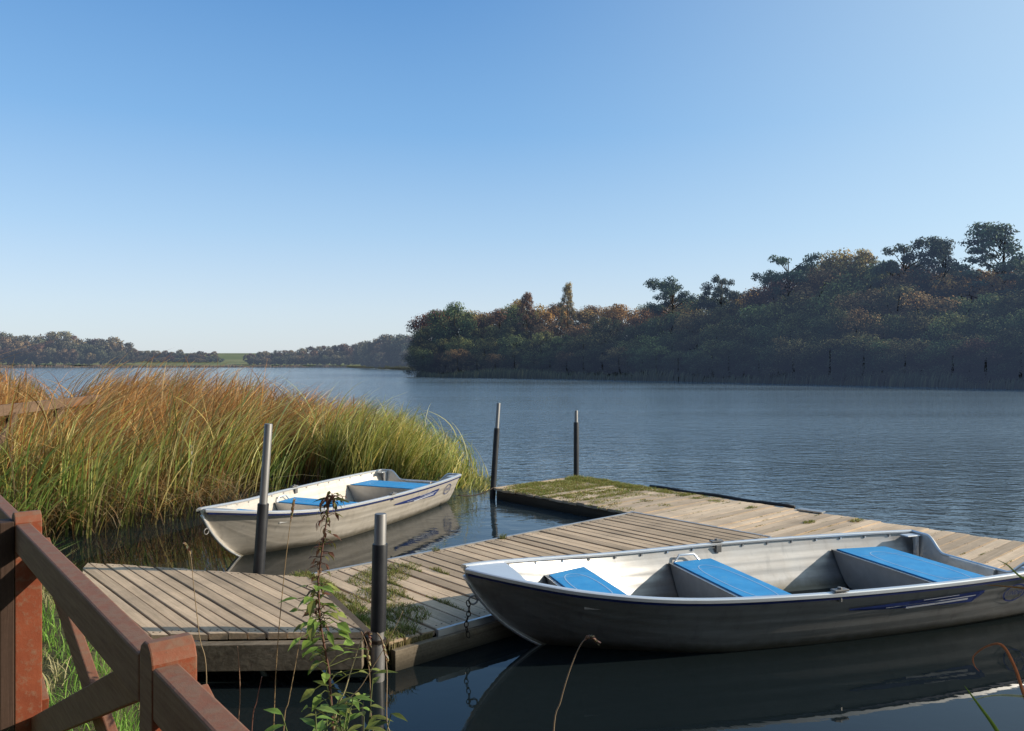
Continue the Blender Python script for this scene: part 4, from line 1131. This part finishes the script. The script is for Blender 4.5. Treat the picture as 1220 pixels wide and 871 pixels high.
def plant(k, x, y, h, label, group, sx=1.0, cat='tree'):
    z = float(terrain(np.array([x]), np.array([y]))[0])
    r = empty(NAMES[SPEC[k][0]], (x, y, z), random.uniform(0, 6.28)); r.scale = (h*sx, h*sx, h); tag(r, label, cat, group)
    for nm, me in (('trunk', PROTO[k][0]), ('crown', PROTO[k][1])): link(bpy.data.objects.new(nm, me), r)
    return r
SKX = [480, 490, 500, 515, 540, 575, 600, 628, 650, 676, 700, 735, 760, 800, 830, 860, 880, 910, 938, 960, 1000, 1040, 1075, 1100, 1140, 1180, 1220, 1300, 1500]
SKY = [412, 392, 376, 366, 362, 369, 363, 354, 362, 358, 363, 360, 362, 356, 352, 338, 346, 336, 325, 314, 303, 309, 306, 318, 318, 312, 306, 290, 280]
SHX = [480, 500, 590, 640, 760, 860, 960, 1100, 1220, 1500]; SHD = [124, 119, 112, 107, 95, 84, 76, 67, 60, 45]
def shore_d(px): return float(np.interp(px, SHX, SHD))
LAB = {0: 'dark green rounded tree in the wood on the right shore', 1: 'brownish rounded tree in the wood on the right shore', 2: 'olive green rounded tree in the wood on the right shore', 3: 'tall dark green tree in the wood on the right shore',
       4: 'orange tinted autumn tree in the wood on the right shore', 5: 'tall brownish tree in the wood on the right shore', 10: 'deep green broad tree in the wood on the right shore', 11: 'dark tree branching down to the water on the right shore', 12: 'olive tree branching down to the water on the right shore', 13: 'brownish tree branching down to the water on the right shore'}
GRP = {0: 'dark green trees of the right wood', 1: 'brownish trees of the right wood', 2: 'olive trees of the right wood', 3: 'tall dark trees of the right wood', 4: 'orange trees of the right wood', 5: 'tall brownish trees of the right wood', 10: 'deep green trees of the right wood', 11: 'dark waterside trees of the right wood', 12: 'olive waterside trees of the right wood', 13: 'brownish waterside trees of the right wood'}
rows = [(2.0, .34, 22, 30), (5, .56, 28, 32), (11, .78, 34, 34), (19, .97, 38, 40), (28, 1.0, 42, 44)]
for ri, (back, frac, step, _) in enumerate(rows):
    px = 499+ri*6 if ri else 503
    while px < 1330:
        d = shore_d(px)+back+random.uniform(-1.5, 1.5); x = (px-CX)/F*d
        z = float(terrain(np.array([x]), np.array([d]))[0])
        ys = lerp(436, float(np.interp(px, SKX, SKY)), frac)+random.uniform(-3, 9)*(1 if ri < 3 else .8)
        h = H+(HOR-ys)*d/F-z
        if h > 2.2:
            k = random.choice([11, 12, 11, 13, 12] if ri < 2 else [0, 1, 2, 3, 10, 12, 2] if ri < 3 else [0, 1, 2, 4, 5, 1, 4, 2])
            plant(k, x, d, h, LAB[k], GRP[k], max(.85, min(1.5, 6.5/h)) if ri < 2 else random.uniform(.9, 1.15))
        px += step*random.uniform(.75, 1.2)
for (px, ytop, k, back, sx, lab) in ((797, 328, 6, 16, .85, 'flat topped pine standing clear above the middle of the right wood'), (676, 338, 8, 14, .42, 'small bare topped tree poking above the wood left of the pine'),
        (860, 325, 9, 18, .7, 'dark ragged pine top right of the flat topped pine'), (938, 298, 9, 18, .75, 'leaning loose crowned pine on the skyline before the hill rises'), (628, 350, 8, 14, .6, 'orange twiggy tree top above the left part of the wood'),
        (1000, 294, 5, 20, .7, 'broad reddish brown tree on the right skyline'), (1075, 283, 9, 18, .8, 'dark rounded pine left of two open trees on the right skyline'), (1118, 284, 7, 18, .8, 'narrow open layered tree between two pines on the right skyline'),
        (1181, 267, 7, 18, 1.15, 'widest open layered tree, tallest at the far right skyline'), (540, 360, 10, 9, .9, 'broad dark tree at the left tip of the right wood'), (1030, 300, 8, 20, .8, 'thin twiggy tree on the right skyline beside the reddish brown tree')):
    d = shore_d(px)+back; x = (px-CX)/F*d; z = float(terrain(np.array([x]), np.array([d]))[0]); plant(k, x, d, H+(HOR-ytop)*d/F-z, lab, 'trees standing out on the right skyline', sx)

for a_, d_, h_, k in ((135, 11, 11, 0), (158, 9, 12, 2), (178, 12, 13, 10), (198, 9, 11, 0), (220, 11, 12, 2), (243, 13, 12, 10), (262, 15, 11, 0), (150, 18, 15, 10), (190, 19, 16, 0), (228, 19, 15, 10)):  # out-of-view trees added to block sky light from behind the camera
    plant(k, math.sin(R(a_))*d_, math.cos(R(a_))*d_, h_, 'unseen tree added behind the landing to shade it', 'unseen trees added to shade the landing', 1.1)
# far woods across the lake: small individual trees without parts
FARP = []
for seed, pal in ((21, ((.06, .058, .04), (.13, .10, .06))), (22, ((.05, .058, .04), (.10, .095, .05))), (23, ((.075, .058, .04), (.16, .10, .055)))):
    tr, q, shade, P = tree_mesh(seed, 'round', 1500, .032); n = len(q); rng = np.random.default_rng(seed)
    top = np.clip((P[:, 2]-.4)/.5, 0, 1)[:, None]*rng.random((n, 1)); c = (np.array(pal[0])+(np.array(pal[1])-np.array(pal[0]))*top)*shade[:, None]
    col = np.concatenate([np.repeat(c[:, None, :], 4, 1), np.ones((n, 4, 1))], -1).reshape(-1, 4)
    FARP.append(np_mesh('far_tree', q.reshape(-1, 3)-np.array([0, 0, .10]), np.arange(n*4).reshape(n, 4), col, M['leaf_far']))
FSX = [-120, 0, 40, 70, 100, 140, 152, 160, 200, 240, 262, 300, 320, 360, 400, 425, 440, 460, 490, 520]
FSY = [385, 391, 399, 393, 402, 399, 408, 414, 417, 418, 420, 420, 417, 414, 410, 409, 404, 398, 397, 396]
FDX = [-120, 0, 150, 160, 295, 300, 425, 440, 520]; FDD = [470, 455, 470, 560, 560, 500, 480, 330, 220]
def far_trees(px0, px1, step, rows_, label, group):
    for r_, (back, fr) in enumerate(rows_):
        px = px0+random.uniform(0, step)
        while px < px1:
            d = float(np.interp(px, FDX, FDD))+back+random.uniform(-6, 6); x = (px-CX)/F*d
            z = max(0, float(terrain(np.array([x]), np.array([d]))[0])); ys = lerp(437, float(np.interp(px, FSX, FSY)), fr)+random.uniform(-1.5, 3)
            h = H+(HOR-ys)*d/F-z+.5
            if h > 2:
                o = bpy.data.objects.new('far_tree', random.choice(FARP)); link(o); o.location = (x, d, z-.2); o.rotation_euler = (0, 0, random.uniform(0, 6.28)); o.scale = (max(h, 9)*.95, max(h, 9)*.95, h*1.08)
                tag(o, label, 'tree', group)
            px += step*random.uniform(.7, 1.2)
far_trees(-70, 156, 13, ((4, .55), (16, .8), (30, 1.0)), 'rounded brownish tree in the wood on the far left shore', 'trees on the far left shore')
far_trees(152, 262, 8, ((4, .6), (20, .85), (40, 1.0)), 'small hazy tree on the distant shore above the reeds', 'trees on the distant shore')
far_trees(293, 432, 10, ((4, .6), (14, .8), (25, 1.0)), 'hazy grey green tree on the far middle shore', 'trees on the far middle shore')
far_trees(428, 500, 10, ((4, .5), (12, .8), (24, 1.0)), 'dark hazy tree behind the tip of the right wood', 'trees behind the tip of the right wood')

# shore reeds: pale strips along the water on far shores
def strip(name, label, pts, hgt, wid, n, cols, mat):
    P = np.array(pts); t = RNG.uniform(0, len(P)-1, n); i = np.minimum(t.astype(int), len(P)-2); b = P[i]+(P[i+1]-P[i])*(t-i)[:, None]
    b = b+RNG.normal(0, .5, b.shape)*np.array([1, 1.5]); ct = pick(cols, n, .3)
    cl = vnoise(b[:, 0], b[:, 1], .35, 2)
    v, f, c = blades(np.stack([b[:, 0], b[:, 1], np.full(n, -.1)], -1), RNG.uniform(.5, 1, n)*hgt*lerp(.45, 1.1, cl), RNG.uniform(-.5, .5, n), RNG.uniform(.05, .3, n), RNG.uniform(.6, 1.3, n)*wid, ct*.6, ct, 2)
    o = link(bpy.data.objects.new(name, np_mesh(name, v, f, c, mat))); tag(o, label, 'reeds', None, 'stuff')
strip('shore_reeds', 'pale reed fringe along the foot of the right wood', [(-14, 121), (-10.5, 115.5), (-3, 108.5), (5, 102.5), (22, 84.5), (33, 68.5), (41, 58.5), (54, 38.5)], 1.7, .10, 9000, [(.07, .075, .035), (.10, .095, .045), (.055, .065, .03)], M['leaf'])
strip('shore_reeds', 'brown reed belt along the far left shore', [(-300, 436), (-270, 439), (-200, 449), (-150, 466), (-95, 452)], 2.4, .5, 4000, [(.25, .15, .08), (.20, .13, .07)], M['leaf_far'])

# ------------------------------------------------------------------ camera, sun, sky
cam = bpy.data.cameras.new('camera'); cam.sensor_width = 36; cam.lens = 36*F/1220; cam.shift_y = -(435.5-HOR)/1220; cam.clip_end = 9000; cam.clip_start = .05
co = bpy.data.objects.new('camera', cam); co.location = (0, 0, H); co.rotation_euler = (R(90), 0, 0); COL.objects.link(co); sc.camera = co
AZ, EL = 91.0, 24.0
sd = Vector((math.cos(R(EL))*math.sin(R(AZ)), math.cos(R(EL))*math.cos(R(AZ)), math.sin(R(EL))))
sl = bpy.data.lights.new('sun', 'SUN'); sl.energy = 5.0; sl.angle = R(.53); sl.color = (1, .90, .75)
so = bpy.data.objects.new('sun', sl); so.rotation_euler = sd.to_track_quat('Z', 'Y').to_euler(); so.location = sd*30; COL.objects.link(so)
wd = bpy.data.worlds.new('World'); sc.world = wd; wd.use_nodes = True; nt = wd.node_tree; nt.nodes.clear()
bg = nt.nodes.new('ShaderNodeBackground'); ou = nt.nodes.new('ShaderNodeOutputWorld'); sk = nt.nodes.new('ShaderNodeTexSky')
sk.sky_type = 'NISHITA'; sk.sun_disc = False; sk.sun_elevation = R(EL); sk.sun_rotation = R(AZ); sk.altitude = 0; sk.air_density = 1.0; sk.dust_density = 1.2; sk.ozone_density = 2.5
bg.inputs['Strength'].default_value = .125
K = bg.inputs['Strength'].default_value
tint = nt.nodes.new('ShaderNodeMix'); tint.data_type = 'RGBA'; tint.blend_type = 'MULTIPLY'; tint.inputs['Factor'].default_value = 1; tint.inputs[7].default_value = (1.0, 1.20, 1.50, 1)
nt.links.new(sk.outputs[0], tint.inputs[6])
# clear autumn sky: pale towards the horizon, deeper blue overhead
tc = nt.nodes.new('ShaderNodeTexCoord'); sx = nt.nodes.new('ShaderNodeSeparateXYZ'); nt.links.new(tc.outputs['Generated'], sx.inputs[0])
rp = nt.nodes.new('ShaderNodeValToRGB'); e = rp.color_ramp.elements
stops = [(0.0, (.84, .89, .92)), (.07, (.72, .83, .92)), (.16, (.48, .70, .91)), (.28, (.25, .51, .84)), (.45, (.11, .32, .68)), (1.0, (.04, .12, .30))]
while len(e) < len(stops): e.new(.5)
for q, (p, c) in zip(e, stops): q.position = p; q.color = c+(1,)
nt.links.new(sx.outputs[2], rp.inputs[0])
scl = nt.nodes.new('ShaderNodeVectorMath'); scl.operation = 'SCALE'; scl.inputs['Scale'].default_value = 1/K; nt.links.new(rp.outputs[0], scl.inputs[0])
mxs = nt.nodes.new('ShaderNodeMix'); mxs.data_type = 'RGBA'; mxs.inputs['Factor'].default_value = .72
nt.links.new(tint.outputs[2], mxs.inputs[6]); nt.links.new(scl.outputs[0], mxs.inputs[7]); gd = nt.nodes.new('ShaderNodeVectorMath'); gd.operation = 'DOT_PRODUCT'; gd.inputs[1].default_value = tuple(sd); nt.links.new(tc.outputs['Generated'], gd.inputs[0])
gm = nt.nodes.new('ShaderNodeMath'); gm.operation = 'MAXIMUM'; gm.inputs[1].default_value = 0; nt.links.new(gd.outputs['Value'], gm.inputs[0])
gp = nt.nodes.new('ShaderNodeMath'); gp.operation = 'POWER'; gp.inputs[1].default_value = 1.8; nt.links.new(gm.outputs[0], gp.inputs[0])
gl = nt.nodes.new('ShaderNodeMix'); gl.data_type = 'RGBA'; gl.inputs[7].default_value = (.76/K, .94/K, 1.0/K, 1)
nt.links.new(gp.outputs[0], gl.inputs['Factor']); nt.links.new(mxs.outputs[2], gl.inputs[6]); nt.links.new(gl.outputs[2], bg.inputs[0])
nt.links.new(bg.outputs[0], ou.inputs[0])
sc.view_settings.view_transform = 'Standard'; sc.view_settings.look = 'None'; sc.view_settings.exposure = 0; sc.view_settings.gamma = 1
sc.cycles.use_denoising = True; sc.cycles.caustics_reflective = False; sc.cycles.caustics_refractive = False; sc.cycles.max_bounces = 6; sc.cycles.transparent_max_bounces = 4
try: sc.cycles.denoiser = 'OPENIMAGEDENOISE'
except Exception: pass
